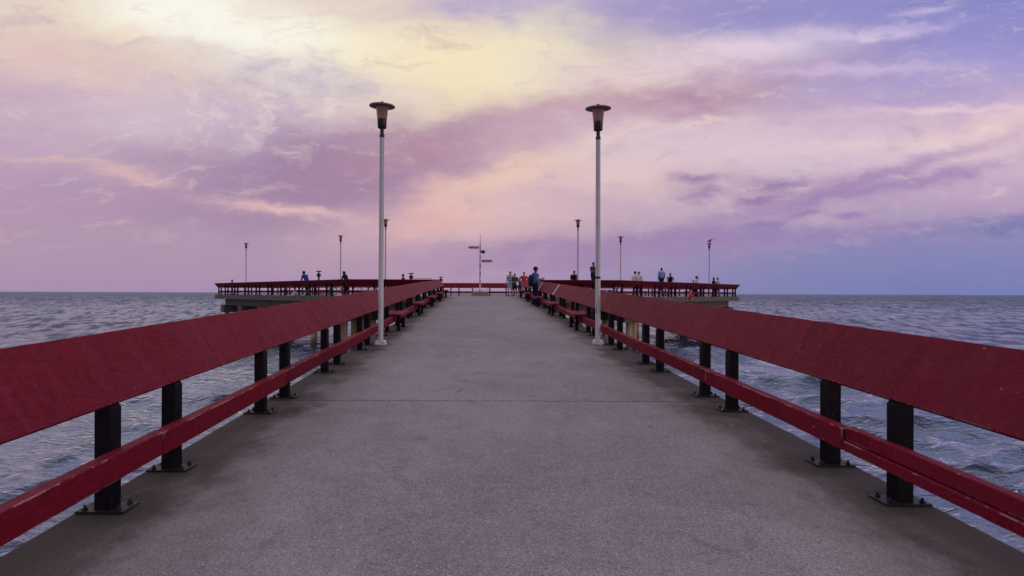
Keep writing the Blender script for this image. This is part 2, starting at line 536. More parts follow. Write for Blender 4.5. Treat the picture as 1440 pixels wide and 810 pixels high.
# ---- walkway slab
w = MB()
ys = [-14 + 0.4 * k for k in range(int((Y1 + 14) / 0.4) + 1)]
if ys[-1] < Y1: ys.append(Y1)
ys[-1] = Y1
joint_y = [6.27, 16.03, 25.79, -3.5]
yl = []
for y in ys:
    yl.append(y)
def slab_section(y, dz=0.0, c=0.02, t=0.26):
    z = zd(y) + dz
    return [(-HW, y, z - t), (-HW, y, z - c), (-HW + c, y, z), (-1.4, y, z), (0, y, z), (1.4, y, z), (HW - c, y, z), (HW, y, z - c), (HW, y, z - t)]
edges_y = sorted([yy for yy in joint_y])
bounds = [-14.0] + edges_y + [Y1]
for a, b2 in zip(bounds[:-1], bounds[1:]):
    a2 = a + 0.013 if a > -14 else a
    b3 = b2 - 0.013 if b2 < Y1 else b2
    st = [a2, a2 + 0.012] + [y for y in yl if a2 + 0.1 < y < b3 - 0.1] + [b3 - 0.012, b3]
    rings = []
    for k, y in enumerate(st):
        dz = -0.014 if k in (0, len(st) - 1) and y not in (Y1, -14.0) else 0.0
        rings.append(slab_section(y, dz))
    w.loft(rings, True)
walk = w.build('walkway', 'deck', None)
struct(walk, label='grey concrete ramp deck with grimy, shade-painted edges leading out over the water', cat='walkway')
# filler strip under joints, beams and bents below the ramp
w = MB()
rings = [[(-2.2, y, zd(y) - 0.262), (2.2, y, zd(y) - 0.262), (2.2, y, zd(y) - 0.80), (-2.2, y, zd(y) - 0.80)] for y in (-14, -4, 6, 12, 18, 24, 29, 33.2)]
w.loft(rings)
w.build('walkway_girder', 'edge_concrete', walk)
for y in (-8.0, 3.5, 12.0, 20.5, 28.5):
    b_ = MB(); b_.box((0, y, zd(y) - 1.16), (5.6, 0.9, 0.70)); b_.build('pile_cap', 'edge_concrete', walk, bevel=0.02)
    for sx in (-1.9, 1.9):
        b_ = MB(); b_.lathe([(0.22, WATER - 1.5), (0.22, zd(y) - 1.5)], (sx, y, 0), 18); b_.build('pile', 'pile_concrete', walk, True)

# ---- head platform
plat = thing('pier_platform', 'wide winged concrete pier head on piles at the end of the walkway', 'pier head', (0, 40, 0))
def P(o): # helper: parent keeping world position
    o.parent = plat; o.matrix_parent_inverse = Matrix.Translation((0, -40, 0)); return o
poly = [SLAB[i] for i in range(1, 11)]
def prism(poly, z0, z1):
    m_ = MB(); n = len(poly)
    vs = [(x, y, z0) for x, y in poly] + [(x, y, z1) for x, y in poly]
    fs = [tuple(range(n - 1, -1, -1)), tuple(range(n, 2 * n))]
    fs += [(i, (i + 1) % n, (i + 1) % n + n, i + n) for i in range(n)]
    return m_.add(vs, fs)
me = prism(poly, -0.38, 0.0).mesh('deck_slab')
bm = bmesh.new(); bm.from_mesh(me)
bmesh.ops.triangulate(bm, faces=[f for f in bm.faces if len(f.verts) > 4])
bm.to_mesh(me); bm.free()
slab = link('deck_slab', me, 'edge_concrete'); P(slab)
deck_top = MB()
inn = [tuple(off_pt(SLAB, i, -0.03)) for i in range(1, 11)]
inn[0] = (-HW, Y1 + 0.03); inn[-1] = (HW, Y1 + 0.03)
deck_top.add([(x, y, 0.004) for x, y in inn], [tuple(range(len(inn)))])
me = deck_top.mesh('deck_surface')
bm = bmesh.new(); bm.from_mesh(me); bmesh.ops.triangulate(bm, faces=bm.faces[:])
for f in bm.faces:
    if f.normal.z < 0: f.normal_flip()
bm.to_mesh(me); bm.free()
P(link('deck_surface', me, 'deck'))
def beam_between(a, b, z0, z1, wd, name, mt, ext=0.0):
    a = Vector(a); b = Vector(b); d = (b - a).normalized(); n = Vector((-d.y, d.x))
    a = a - d * ext; b = b + d * ext
    q = [a + n * wd / 2, a - n * wd / 2, b - n * wd / 2, b + n * wd / 2]
    m_ = MB(); m_.hexa([(p.x, p.y, z0) for p in q] + [(p.x, p.y, z1) for p in q])
    return P(m_.build(name, mt, None, bevel=0.015))
def wing(K, C, sgn):
    """longitudinal beams, crosswise caps, piles of one wing"""
    K = Vector(K); C = Vector(C)
    d = (C - K).normalized(); L = (C - K).length
    n = Vector((-d.y, d.x)) if sgn > 0 else Vector((d.y, -d.x))   # towards the inside of the platform
    if n.y < 0: n = -n
    for off in (0.75, 3.05, 5.35):
        a = K + n * off + d * (-0.3); b = C + n * off - d * 1.15
        beam_between(a, b, -0.96, -0.382, 0.42, 'edge_beam', 'edge_concrete')
    s = L - 0.9 - 4.25 * int((L - 2.0) / 4.25)
    while s < L - 0.3:
        a = K + d * s + n * 0.35; b = K + d * s + n * 5.7
        beam_between(a, b, -1.66, -0.963, 0.85, 'pile_cap', 'edge_concrete')
        for off in (0.8, 3.05, 5.2):
            p = K + d * s + n * off
            m_ = MB(); m_.lathe([(0.215, WATER - 1.5), (0.215, -1.662)], (p.x, p.y, 0), 18)
            P(m_.build('pile', 'pile_concrete', None, True))
        s += 4.25
    # end block between the last cap and the deck
    p = K + d * (L - 1.5) + n * 0.6
wing((-8.8, Y1), CL, 1); wing((8.8, Y1), CR, -1)
for y in (34.7, 39.5, 44.5):
    beam_between((-9.3, y), (9.3, y), -0.96, -0.382, 0.42, 'edge_beam', 'edge_concrete')
for x in (-9.6, -4.6, 4.6, 9.6):
    beam_between((x, 34.4), (x, 44.9), -1.66, -0.963, 0.85, 'pile_cap', 'edge_concrete')
    for y in (34.9, 39.5, 44.2):
        m_ = MB(); m_.lathe([(0.215, WATER - 1.5), (0.215, -1.662)], (x, y, 0), 18)
        P(m_.build('pile', 'pile_concrete', None, True))

# ------------------------------------------------------------------ railings
BI = [(-0.06, 0.68), (0.20, 1.095)]
BT = (0.847 * 0.040, -0.531 * 0.040)
BPROF = [BI[0], BI[1], (BI[1][0] + BT[0], BI[1][1] + BT[1]), (BI[0][0] + BT[0], BI[0][1] + BT[1])]
LPROF = [(-0.142, 0.226), (-0.142, 0.386), (-0.053, 0.386), (-0.053, 0.226)]

def rail_point(i, t, L, prof_d):
    """point of segment i at distance t, pushed outward by prof_d, mitred at its ends"""
    e, ln = seg_dir(POST, i)
    n = Vector((-e.y, e.x))
    if t <= 1e-6 and i > 0: return off_pt(POST, i, prof_d)
    if t >= L - 1e-6 and i + 1 < len(POST) - 1: return off_pt(POST, i + 1, prof_d)
    return Vector(POST[i]) + e * t + n * prof_d
def piece(i, t0, t1, prof, nsub=1, gap=0.0015):
    e, L = seg_dir(POST, i)
    a = t0 + gap if t0 > 1e-6 else t0
    b = t1 - gap if t1 < L - 1e-6 else t1
    rings = []
    for k in range(nsub + 1):
        t = a + (b - a) * k / nsub
        ring = []
        for d, h in prof:
            p = rail_point(i, t, L, d)
            ring.append((p.x, p.y, h + (zd(p.y) if i in (0, len(POST) - 2) else 0.0)))
        rings.append(ring)
    return MB().loft(rings, True)

POST_SIDE = 0.1
def post_mesh(detail):
    m_ = MB(); s = POST_SIDE / 2
    # local axes: x = along the run, y = outward
    m_.hexa([(-s, -s, 0.012), (s, -s, 0.012), (s, s, 0.012), (-s, s, 0.012), (-s, -s, 0.645), (s, -s, 0.645), (s, s, 0.77), (-s, s, 0.77)])
    q = 0.048
    def pt(t, o):  # along the board / behind it
        return (-0.06 + 0.531 * t + 0.847 * (0.043 + o), 0.68 + 0.847 * t - 0.531 * (0.043 + o))
    a0 = pt(0.0, 0.0); a1 = pt(0.27, 0.0); b1 = pt(0.21, 0.06); b0 = pt(0.0, 0.06)
    m_.hexa([(-q, a0[0], a0[1]), (q, a0[0], a0[1]), (q, b0[0], b0[1]), (-q, b0[0], b0[1]), (-q, a1[0], a1[1]), (q, a1[0], a1[1]), (q, b1[0], b1[1]), (-q, b1[0], b1[1])])
    return m_.mesh('post')
def plate_mesh():
    m_ = MB(); m_.box((0, 0, 0.0075), (0.16, 0.30, 0.013)); return m_.mesh('base_plate')
def bolt_mesh():
    m_ = MB(); m_.lathe([(0.016, 0.0), (0.016, 0.013), (0.014, 0.015), (0.008, 0.015), (0.008, 0.030), (0.006, 0.032)], n=6); return m_.mesh('bolt')
PM, PLM, BM_ = post_mesh(1), plate_mesh(), bolt_mesh()
BM2 = BM_
def add_post(root, p, z, e, slope, near):
    o = link('post', PM, None, root)
    if not PM.materials: PM.materials.append(M['black_steel'])
    o.location = (p[0], p[1], z); o.rotation_euler = (0, 0, math.atan2(e[1], e[0]))
    pl = link('base_plate', PLM, None, o)
    if not PLM.materials: PLM.materials.append(M['plate_steel'])
    if near:
        for dx, dy in ((-0.055, -0.105), (0.055, -0.105), (-0.055, 0.105), (0.055, 0.105)):
            b_ = link('bolt', BM_, None, o)
            if not BM_.materials: BM_.materials.append(M['plate_steel'])
            b_.location = (dx, dy, 0.014)
    return o

SEG_LABEL = {
    0: 'long red railing on the left side of the concrete ramp',
    1: 'short red railing at the front of the pier head, left of the ramp',
    2: 'red railing slanting away along the front of the left wing',
    3: 'short red railing closing the outer end of the left wing',
    4: 'red railing along the rear of the left wing, behind the bicycles',
    5: 'low dark red railing across the far end, behind the signpost',
    6: 'red railing along the rear of the right wing, behind the people',
    7: 'short red railing closing the outer end of the right wing',
    8: 'red railing slanting away along the front of the right wing, with red lifebuoy',
    9: 'short red railing at the front of the pier head, right of the ramp',
    10: 'long red railing on the right side of the ramp with white painted bands',
}
PY = {0: 3.37, 10: 3.52}
for i in range(11):
    e, L = seg_dir(POST, i)
    p0 = Vector(POST[i])
    ramp = i in (0, 10)
    root = thing('railing', SEG_LABEL[i], 'railing', (0, 0, 0), 0, 'red railings around the pier')
    def t_of_y(y): return (y - POST[0][1]) if i == 0 else (POST[10][1] - y)
    if ramp:
        js = [4.72 + 2.87 * k for k in range(-6, 11)]
        ts = sorted(t for t in (t_of_y(y) for y in js) if 0.4 < t < L - 0.4)
        posts = []
        for k in range(-7, 14):
            for y in (PY[i] + 2.35 * k, PY[i] + 0.70 + 2.35 * k):
                t = t_of_y(y)
                if 0.1 < t < L - 0.12: posts.append(t)
        lj = sorted(t for t in (t_of_y(PY[i] + 0.35 + 2.35 * k) for k in range(-7, 14)) if 0.4 < t < L - 0.4)
    else:
        nb = max(1, round(L / 2.44)); pitch = L / nb
        ts = [pitch * k * 0.5 for k in range(1, nb * 2)] if L > 8 else [pitch * k for k in range(1, nb)]
        posts = []
        for k in range(nb + 1):
            for s in (-0.34, 0.34):
                t = pitch * k + s
                if 0.1 < t < L - 0.1: posts.append(t)
        if i == 5:   # no posts in front of the signpost block
            posts = [t for t in posts if abs(t - L / 2 - CX * 0) > 1.4] + [L / 2 - 0.86, L / 2 + 0.62]
        lj = [pitch * k for k in range(1, nb)]
    mb = 'red_board' if ramp else 'red_board_dark'
    cuts = [0.0] + ts + [L]
    for a, b in zip(cuts[:-1], cuts[1:]):
        o = piece(i, a, b, BPROF, 3 if ramp else 1, 0.0015).build('top_board', mb, root, bevel=0.004)
    cuts = [0.0] + lj + [L]
    for a, b in zip(cuts[:-1], cuts[1:]):
        ymid = p0.y + e.y * (a + b) / 2
        if i == 10 and ymid < 3.8:
            piece(i, a, b, [(-0.142, 0.224), (-0.142, 0.296), (-0.053, 0.296), (-0.053, 0.224)], 3, 0.003).build('lower_rail', 'red_timber', root, bevel=0.006)
            piece(i, a, b, [(-0.122, 0.303), (-0.122, 0.398), (-0.053, 0.398), (-0.053, 0.303)], 3, 0.003).build('lower_rail', 'red_timber', root, bevel=0.006)
            continue
        jog = random.uniform(-0.004, 0.004)
        piece(i, a, b, [(d + jog * (1 if d < -0.1 else 0), h + jog) for d, h in LPROF], 3 if ramp else 1, 0.003).build('lower_rail', 'red_timber', root, bevel=0.006)
    for t in posts:
        p = p0 + e * t
        add_post(root, p, zd(p.y) if ramp else 0.004, e, 0, ramp and p.y < 13)
    if i == 10:   # two painted bands over the boards
        for y, wd in ((19.9, 0.16), (25.0, 0.2)):
            t = t_of_y(y)
            pr = [(BI[0][0] - 0.002, BI[0][1] + 0.02), (BI[1][0] - 0.003, BI[1][1] - 0.006), (BI[1][0] + 0.0, BI[1][1] - 0.006), (BI[0][0] + 0.001, BI[0][1] + 0.02)]
            piece(i, t - wd / 2, t + wd / 2, pr).build('painted_band', 'white_stripe', root)

# ------------------------------------------------------------------ lamps
def lamp_proto():
    r_ = thing('street_lamp', 'x', 'street lamp')
    b_ = MB(); b_.lathe([(0.135, 0.0), (0.135, 0.022), (0.075, 0.024), (0.07, 0.06), (0.055, 0.062)], n=24); b_.build('base_flange', 'pole', r_, True)
    for k in range(4):
        a = PI / 4 + k * PI / 2
        b_ = MB(); b_.lathe([(0.036, 0.02), (0.036, 0.065), (0.028, 0.085), (0.012, 0.094)], (0.105 * math.cos(a), 0.105 * math.sin(a), 0), 12)
        b_.build('bolt_cover', 'pole', r_, True)
    b_ = MB(); b_.lathe([(0.057, 0.06), (0.052, 2.0), (0.048, 4.36)], n=24); b_.build('pole', 'pole', r_, True)
    b_ = MB(); b_.lathe([(0.052, 4.361), (0.052, 4.42), (0.040, 4.44), (0.040, 4.56)], n=20); b_.build('neck', 'dark_metal', r_, True)
    b_ = MB(); b_.lathe([(0.085, 4.561), (0.092, 4.57), (0.098, 4.74)], n=24); b_.build('lamp_collar', 'dark_metal', r_, True)
    b_ = MB(); b_.lathe([(0.100, 4.741), (0.128, 5.00)], n=28, cap=False); b_.build('lamp_shade', 'shade', r_, True)
    b_ = MB(); b_.lathe([(0.05, 4.742), (0.05, 4.78), (0.02, 4.79), (0.035, 4.86), (0.035, 4.92), (0.015, 4.95)], n=14); b_.build('bulb', 'sign_pale', r_, True)
    b_ = MB(); b_.lathe([(0.10, 5.001), (0.255, 5.006), (0.270, 5.014), (0.270, 5.034), (0.255, 5.046), (0.10, 5.070), (0.04, 5.074)], n=32); b_.v = [(x, y, z + 0.10 * y - 0.03 * x) for x, y, z in b_.v]; cap = b_.build('lamp_cap', 'cap_metal', r_, True)
    b_ = MB(); b_.lathe([(0.034, 5.075), (0.034, 5.115), (0.022, 5.122)], n=12); b_.build('finial', 'cap_metal', cap, True)
    return r_
LAMPS = [
    (-2.30, 11.15, 'tall near lamp with white pole on the left side of the ramp'),
    (2.31, 11.35, 'tall near lamp with chipped white pole on the right side of the ramp'),
    (-6.44, 34.9, 'distant lamp rising just behind the tall left ramp lamp'),
    (6.2, 34.8, 'distant lamp behind the dark-shirted person right of the ramp'),
    (-12.02, 44.9, 'distant lamp where the left wing meets the rear railing'),
    (11.68, 44.9, 'distant lamp where the right wing meets the rear railing'),
    (-23.2, 52.1, 'farthest lamp at the outer end of the left wing'),
    (21.6, 50.5, 'farthest lamp at the outer end of the right wing, under a bird'),
]
lp = lamp_proto()
lamps = []
for k, (x, y, lab) in enumerate(LAMPS):
    z = zd(y) if k < 2 else 0.004
    if k == 0:
        lp.location = (x, y, z); lp['label'] = lab; lp['group'] = 'lamps along the pier'; o = lp
    else:
        o = dup(lp, (x, y, z), 0.0, lab, 'lamps along the pier')
    o.rotation_euler = (0, 0, random.uniform(-0.3, 0.3))
    lamps.append(o)
lamps[0].rotation_euler = (R(-0.4), R(1.2) * 0.1, 0.05)
lamps[1].rotation_euler = (R(0.5), R(-0.1), -0.25)
# a black tape band and a bare patch on the right ramp lamp
b_ = MB(); b_.lathe([(0.0545, 1.40), (0.0545, 1.445)], n=24); tb = b_.build('tape_band', 'rubber', lamps[1], True)
b_ = MB()
for k, (a, z, h, wd) in enumerate(((-1.9, 0.74, 0.09, 0.35), (-1.6, 0.69, 0.05, 0.5), (-1.75, 0.81, 0.04, 0.25))):
    a -= 0.4
    n = 5; rings = []
    vs = []; fs = []
    for q in range(n + 1):
        aa = a + wd * (q / n - 0.5)
        vs += [(0.0565 * math.cos(aa), 0.0565 * math.sin(aa), z - h / 2 * math.sin(PI * (q + .5) / (n + 1))), (0.0565 * math.cos(aa), 0.0565 * math.sin(aa), z + h / 2 * math.sin(PI * (q + .5) / (n + 1)))]
    fs = [(2 * q, 2 * q + 2, 2 * q + 3, 2 * q + 1) for q in range(n)]
    b_.add(vs, fs)
b_.build('bare_patch', 'rubber', lamps[1])

# ------------------------------------------------------------------ benches on the ramp
def bench_proto(length):
    r_ = thing('bench', 'x', 'bench')
    # local x: 0 = rail line, negative = towards the middle of the deck; the planks lie on the lower rail
    for k in range(3):
        b_ = MB(); b_.box((0.055 - 0.152 * k, 0, 0.4165), (0.146, length, 0.055)); b_.build('seat_plank', 'red_bench', r_, bevel=0.006)
    b_ = MB(); b_.box((-0.345, 0, 0.400), (0.034, length, 0.092)); b_.build('front_edge', 'red_bench', r_, bevel=0.006)
    for s in (-1, 1):
        b_ = MB(); yy = s * (length / 2 - 0.2)
        b_.box((-0.235, yy, 0.195), (0.07, 0.08, 0.37)); b_.box((-0.235, yy, 0.008), (0.13, 0.16, 0.014))
        b_.build('leg', 'black_steel', r_)
    return r_
ORD = ['first', 'second', 'third', 'fourth', 'fifth']
bp = bench_proto(1.3)
used = False
for side in (-1, 1):
    for k in range(5):
        y = PY[0 if side < 0 else 10] + 2.35 * 4 + 1.525 + 4.7 * k
        x = side * 2.575
        sd = 'left' if side < 0 else 'right'
        lab = '%s red plank bench beyond the tall %s ramp lamp, along the %s railing' % (ORD[k], sd, sd)
        o = bp if not used else dup(bp, (0, 0, 0), 0, lab)
        used = True
        sl = math.atan(zd(y + 0.5) - zd(y - 0.5))
        o['label'] = lab; o['group'] = 'plank benches along the ramp railings'
        o.location = (x, y, zd(y) + 0.003); o.rotation_euler = (sl if side > 0 else -sl, 0, 0 if side > 0 else PI)

# benches on the platform (with slatted backs)
def pbench_proto():
    r_ = thing('park_bench', 'x', 'bench')
    for k in range(3):
        b_ = MB(); b_.box((0, -0.16 + 0.16 * k, 0.44), (1.8, 0.15, 0.05)); b_.build('seat_plank', 'red_bench', r_, bevel=0.005)
    for s in (-0.7, 0.7):
        b_ = MB(); b_.box((s, -0.17, 0.21), (0.09, 0.09, 0.41)); b_.build('leg', 'red_bench', r_)
        b_ = MB(); b_.box((s, 0.17, 0.21), (0.09, 0.09, 0.41)); b_.build('leg', 'red_bench', r_)
    return r_
pb = pbench_proto()
PB = [(-19.6, 53.0, R(-45), 'red bench at the far left corner of the left wing'),
      (-17.2, 50.4, R(-45), 'red bench by the rear railing in the middle of the left wing'),
      (-14.2, 47.4, R(-45), 'red bench by the rear railing near the inner end of the left wing'),
      (7.55, 34.6, 0, 'red bench the grey-shirted man with folded arms stands on'),
      (13.1, 39.0, R(45), 'red bench the hooded person stands on, right wing'),
      (14.0, 47.2, R(45), 'red bench by the rear railing of the right wing, inner end'),
      (17.4, 44.2, R(45), 'red bench by the front railing beside the red lifebuoy')]
for k, (x, y, a, lab) in enumerate(PB):
    o = pb if k == 0 else dup(pb, (0, 0, 0), 0, lab)
    o.location = (x, y, 0.004); o.rotation_euler = (0, 0, a); o['label'] = lab; o['group'] = 'backless benches on the pier head'

# ------------------------------------------------------------------ signpost, block, guard rail
SX, SY = -0.215, 44.35
b_ = MB(); b_.box((0, 0, 0.19), (1.42, 0.7, 0.37)); blk = b_.build('concrete_block', 'block_concrete', None, bevel=0.02)
blk.location = (SX, SY, 0.004); blk['label'] = 'low tan concrete block under the signpost'; blk['category'] = 'plinth'
sp_ = thing('signpost', 'tall sticker-covered signpost with two pointed boards standing on a block', 'signpost', (SX, SY, 0.38))
b_ = MB(); b_.lathe([(0.14, 0.0), (0.14, 0.02), (0.07, 0.03), (0.06, 0.10)], n=16); b_.build('base_flange', 'grey_metal', sp_, True)
b_ = MB(); b_.lathe([(0.055, 0.10), (0.050, 4.0)], n=14); b_.build('pole', 'sticker_pole', sp_, True)
b_ = MB(); b_.lathe([(0.025, 4.001), (0.020, 4.75)], n=10); b_.build('finial', 'grey_metal', sp_, True)
def arrow(x0, x1, z, h, matn, name='direction_board'):
    t = 0.16 if x1 > x0 else -0.16
    pts = [(x0, z - h / 2), (x1 - t, z - h / 2), (x1, z), (x1 - t, z + h / 2), (x0, z + h / 2)]
    m_ = MB(); n = len(pts)
    m_.add([(x, -0.075, zz) for x, zz in pts] + [(x, -0.055, zz) for x, zz in pts], [tuple(range(n)), tuple(range(2 * n - 1, n - 1, -1))] + [(i, (i + 1) % n, (i + 1) % n + n, i + n) for i in range(n)])
    o = m_.build(name, matn, sp_)
    # worn illegible strokes of lettering
    m2 = MB(); lo, hi = min(x0, x1 - t), max(x0, x1 - t)
    x = lo + 0.08
    while x < hi - 0.06:
        wd = random.uniform(0.03, 0.07); hh = h * random.uniform(0.35, 0.6)
        m2.box((x, -0.078, z + random.uniform(-.01, .01)), (wd * 0.6, 0.004, hh)); x += wd + 0.03
    m2.build('lettering', 'sign_dark', o)
    return o
arrow(-0.08, -1.05, 3.66, 0.22, 'sign_pale')
arrow(0.10, 1.10, 2.53, 0.23, 'sign_pale')
b_ = MB()
n = 20
vs = [(0.24 + 0.19 * math.cos(2 * PI * k / n), -0.07, 3.29 + 0.15 * math.sin(2 * PI * k / n)) for k in range(n)]
vs += [(x, -0.05, z) for x, y, z in vs]
b_.add(vs, [tuple(range(n)), tuple(range(2 * n - 1, n - 1, -1))] + [(i, (i + 1) % n, (i + 1) % n + n, i + n) for i in range(n)])
b_.build('round_board', 'sign_blue', sp_)
gr = thing('guard_frame', 'thin grey pipe frame around the block below the signpost', 'guard rail', (SX, SY + 0.47, 0.004))
for x in (-0.68, 0.68):
    b_ = MB(); b_.tube([(x, 0, 0), (x, 0, 0.66)], 0.018); b_.build('upright', 'grey_metal', gr, True)
for z in (0.50, 0.67):
    b_ = MB(); b_.tube([(-0.68, 0, z), (0.68, 0, z)], 0.018); b_.build('crossbar', 'grey_metal', gr, True)
g2 = thing('pipe_rack', 'long thin grey pipe rack showing above the left railing near the ramp end', 'rack', (-5.1, 43.6, 0.004))
for z in (1.26, 1.42):
    b_ = MB(); b_.tube([(-0.9, 0, z), (0.9, 0, z)], 0.022); b_.build('crossbar', 'grey_metal', g2, True)
for k in range(8):
    x = -0.88 + k * 0.2514
    b_ = MB(); b_.tube([(x, 0, 0 if k in (0, 7) else 1.26), (x, 0, 1.42)], 0.014); b_.build('upright', 'grey_metal', g2, True)

# mushroom-topped bollard lights
def bollard():
    r_ = thing('bollard_light', 'x', 'bollard light')
    b_ = MB(); b_.lathe([(0.13, 0), (0.13, 0.02), (0.06, 0.03), (0.06, 1.22)], n=16); b_.build('post', 'dark_metal', r_, True)
    b_ = MB(); b_.lathe([(0.06, 1.221), (0.13, 1.27), (0.15, 1.36), (0.12, 1.45), (0.05, 1.49)], n=18); b_.build('lamp_body', 'dark_metal', r_, True)
    b_ = MB(); b_.lathe([(0.045, 1.491), (0.045, 1.56)], n=14); b_.build('stem', 'sign_pale', r_, True)
    b_ = MB(); b_.lathe([(0.12, 1.561), (0.21, 1.575), (0.215, 1.595), (0.16, 1.625), (0.05, 1.655)], n=22); b_.build('cap', 'dark_metal', r_, True)
    return r_
bo = bollard()
for k, (x, y, z, lab) in enumerate(((-11.95, 38.6, 0.17, 'dark mushroom-topped bollard light beside the person in the blue jacket'),
                                 (-4.92, 36.2, -0.06, 'dark mushroom-topped bollard light behind a dark-haired person near the ramp'),
                                 (-3.35, 42.5, -0.11, 'dark mushroom-topped bollard light at the end of the left ramp railing'))):
    o = bo if k == 0 else dup(bo, (0, 0, 0), 0, lab)
    s = 1.0 + z / 1.65
    o.location = (x, y, 0.004); o.scale = (1, 1, s); o['label'] = lab; o['group'] = 'bollard lights on the pier head'

# lifebuoys
def buoy(label, loc, rz, rad=0.33):
    r_ = thing('lifebuoy', label, 'lifebuoy', loc, rz, 'red lifebuoys on the railings')
    b_ = MB(); b_.tube([(rad * math.cos(2 * PI * k / 28), 0, rad * math.sin(2 * PI * k / 28)) for k in range(28)], 0.062, 10, True)
    ring = b_.build('ring', 'ring_red', r_, True)
    pts = []
    for k in range(33):
        a = 2 * PI * k / 32; pts.append(((rad + 0.07 + 0.035 * abs(math.sin(2 * a))) * math.cos(a), 0, (rad + 0.07 + 0.035 * abs(math.sin(2 * a))) * math.sin(a)))
    b_ = MB(); b_.tube(pts, 0.011, 6); b_.build('grab_rope', 'rope', r_, True)
    return r_
e8, L8 = seg_dir(POST, 8)
n8 = Vector((-e8.y, e8.x))
tt = None
bx = CX + 290 / 17.75
pp = Vector((bx, Y1 + (bx - 8.8) - 0.02))
buoy('red lifebuoy hanging on the outer side of the right wing railing', (pp.x + n8.x * 0.05, pp.y + n8.y * 0.05, 0.10), math.atan2(e8.y, e8.x), 0.26)
buoy('red lifebuoy hung on the outside of the right ramp railing beyond the lamp', (2.72, 16.85, zd(16.85) + 0.40), PI / 2, 0.21)

# ------------------------------------------------------------------ bicycles, cooler, bags
def bicycle(label, loc, rz, col):
    r_ = thing('bicycle', label, 'bicycle', loc, rz, 'bicycles parked on the left wing')
    for x in (-0.52, 0.52):
        b_ = MB(); b_.tube([(x + 0.31 * math.cos(2 * PI * k / 26), 0, 0.34 + 0.31 * math.sin(2 * PI * k / 26)) for k in range(26)], 0.024, 7, True)
        wl = b_.build('wheel', 'rubber', r_, True)
        b_ = MB()
        for k in range(10):
            a = PI * k / 10; b_.tube([(x - 0.3 * math.cos(a), 0, 0.34 - 0.3 * math.sin(a)), (x + 0.3 * math.cos(a), 0, 0.34 + 0.3 * math.sin(a))], 0.0035, 4)
        b_.build('spokes', 'grey_metal', wl)
    b_ = MB()
    bb = (-0.08, 0, 0.30); st = (-0.20, 0, 0.80); hd = (0.36, 0, 0.82); rear = (-0.52, 0, 0.34); fr = (0.52, 0, 0.34); hb = (0.385, 0, 0.68)
    for a, c in ((bb, st), (bb, hb), (st, hd), (rear, bb), (rear, st), (hd, fr)): b_.tube([a, c], 0.018, 8)
    b_.build('frame', col, r_, True)
    b_ = MB(); b_.box((-0.24, 0, 0.90), (0.26, 0.14, 0.05)); b_.tube([st, (-0.23, 0, 0.88)], 0.014); b_.build('saddle', 'rubber', r_, bevel=0.02)
    b_ = MB(); b_.tube([hd, (0.33, 0, 1.0)], 0.014); b_.tube([(0.30, -0.30, 1.02), (0.36, -0.12, 1.0), (0.36, 0.12, 1.0), (0.30, 0.30, 1.02)], 0.014); b_.build('handlebar', 'dark_metal', r_, True)
    b_ = MB(); b_.lathe([(0.09, -0.005), (0.09, 0.005)], n=16)
    b_.v = [(bb[0] + x, 0.04 + z, bb[2] + y) for x, y, z in b_.v]
    b_.tube([(bb[0], -0.06, bb[2]), (bb[0] + 0.1, -0.07, bb[2] - 0.13)], 0.01); b_.tube([(bb[0], 0.06, bb[2]), (bb[0] - 0.1, 0.07, bb[2] + 0.13)], 0.01)
    b_.build('crank', 'dark_metal', r_)
    return r_
simple('bike_purple', (0.10, 0.02, 0.09), 0.35, 0, 0.1, 20, 0)
simple('bike_teal', (0.03, 0.09, 0.11), 0.35, 0, 0.1, 20, 0)
bicycle('purple-framed bicycle parked behind the left wing railing, nearest the ramp', (-7.9, 35.4, 0.004), R(170), 'bike_purple')
bicycle('dark teal bicycle parked behind the left wing railing, next to the dark-jacketed person', (-10.3, 37.9, 0.004), R(150), 'bike_teal')
cloth('tan_box', (0.36, 0.27, 0.20)); cloth('teal_bag', (0.04, 0.22, 0.28)); cloth('white_bag', (0.62, 0.52, 0.50))
cb = thing('cooler_box', 'tan cooler box on the deck behind the left wing railing', 'cooler', (CX - 221 / 19.6, 38.0, 0.004), R(-20))
b_ = MB(); b_.box((0, 0, 0.13), (0.42, 0.28, 0.25)); b_.build('body', 'tan_box', cb, bevel=0.02)
b_ = MB(); b_.box((0, 0, 0.282), (0.44, 0.30, 0.05)); b_.build('lid', 'tan_box', cb, bevel=0.015)
b_ = MB(); b_.tube([(-0.2, 0, 0.30), (-0.2, 0, 0.36), (0.2, 0, 0.36), (0.2, 0, 0.30)], 0.012); b_.build('handle', 'dark_metal', cb, True)
def bag(label, loc, matn, h=0.42):
    r_ = thing('tote_bag', label, 'bag', loc, random.uniform(0, 3))
    m_ = MB(); rings = []
    for k, (sx, sy, z) in enumerate(((0.17, 0.09, 0), (0.20, 0.12, 0.08), (0.19, 0.10, h * 0.7), (0.17, 0.05, h))):
        rings.append([(sx * math.copysign(abs(math.cos(a)) ** 0.6, math.cos(a)), sy * math.copysign(abs(math.sin(a)) ** 0.6, math.sin(a)), z) for a in (2 * PI * q / 20 for q in range(20))])
    m_.loft(rings); m_.build('sack', matn, r_, True)
    b_ = MB(); b_.tube([(-0.1, 0, h - 0.02), (-0.08, 0, h + 0.13), (0.08, 0, h + 0.13), (0.1, 0, h - 0.02)], 0.012); b_.build('handle', matn, r_, True)
    return r_
tb_ = bag('teal bag on a red bench, left wing, right of the cooler', (CX - 208 / 18.4, 40.2, 0.004), 'teal_bag', 0.55)
bag('white bag on the deck below the blue-jacketed person, left wing', (CX - 262 / 19.3, 38.95, 0.004), 'white_bag', 0.3)

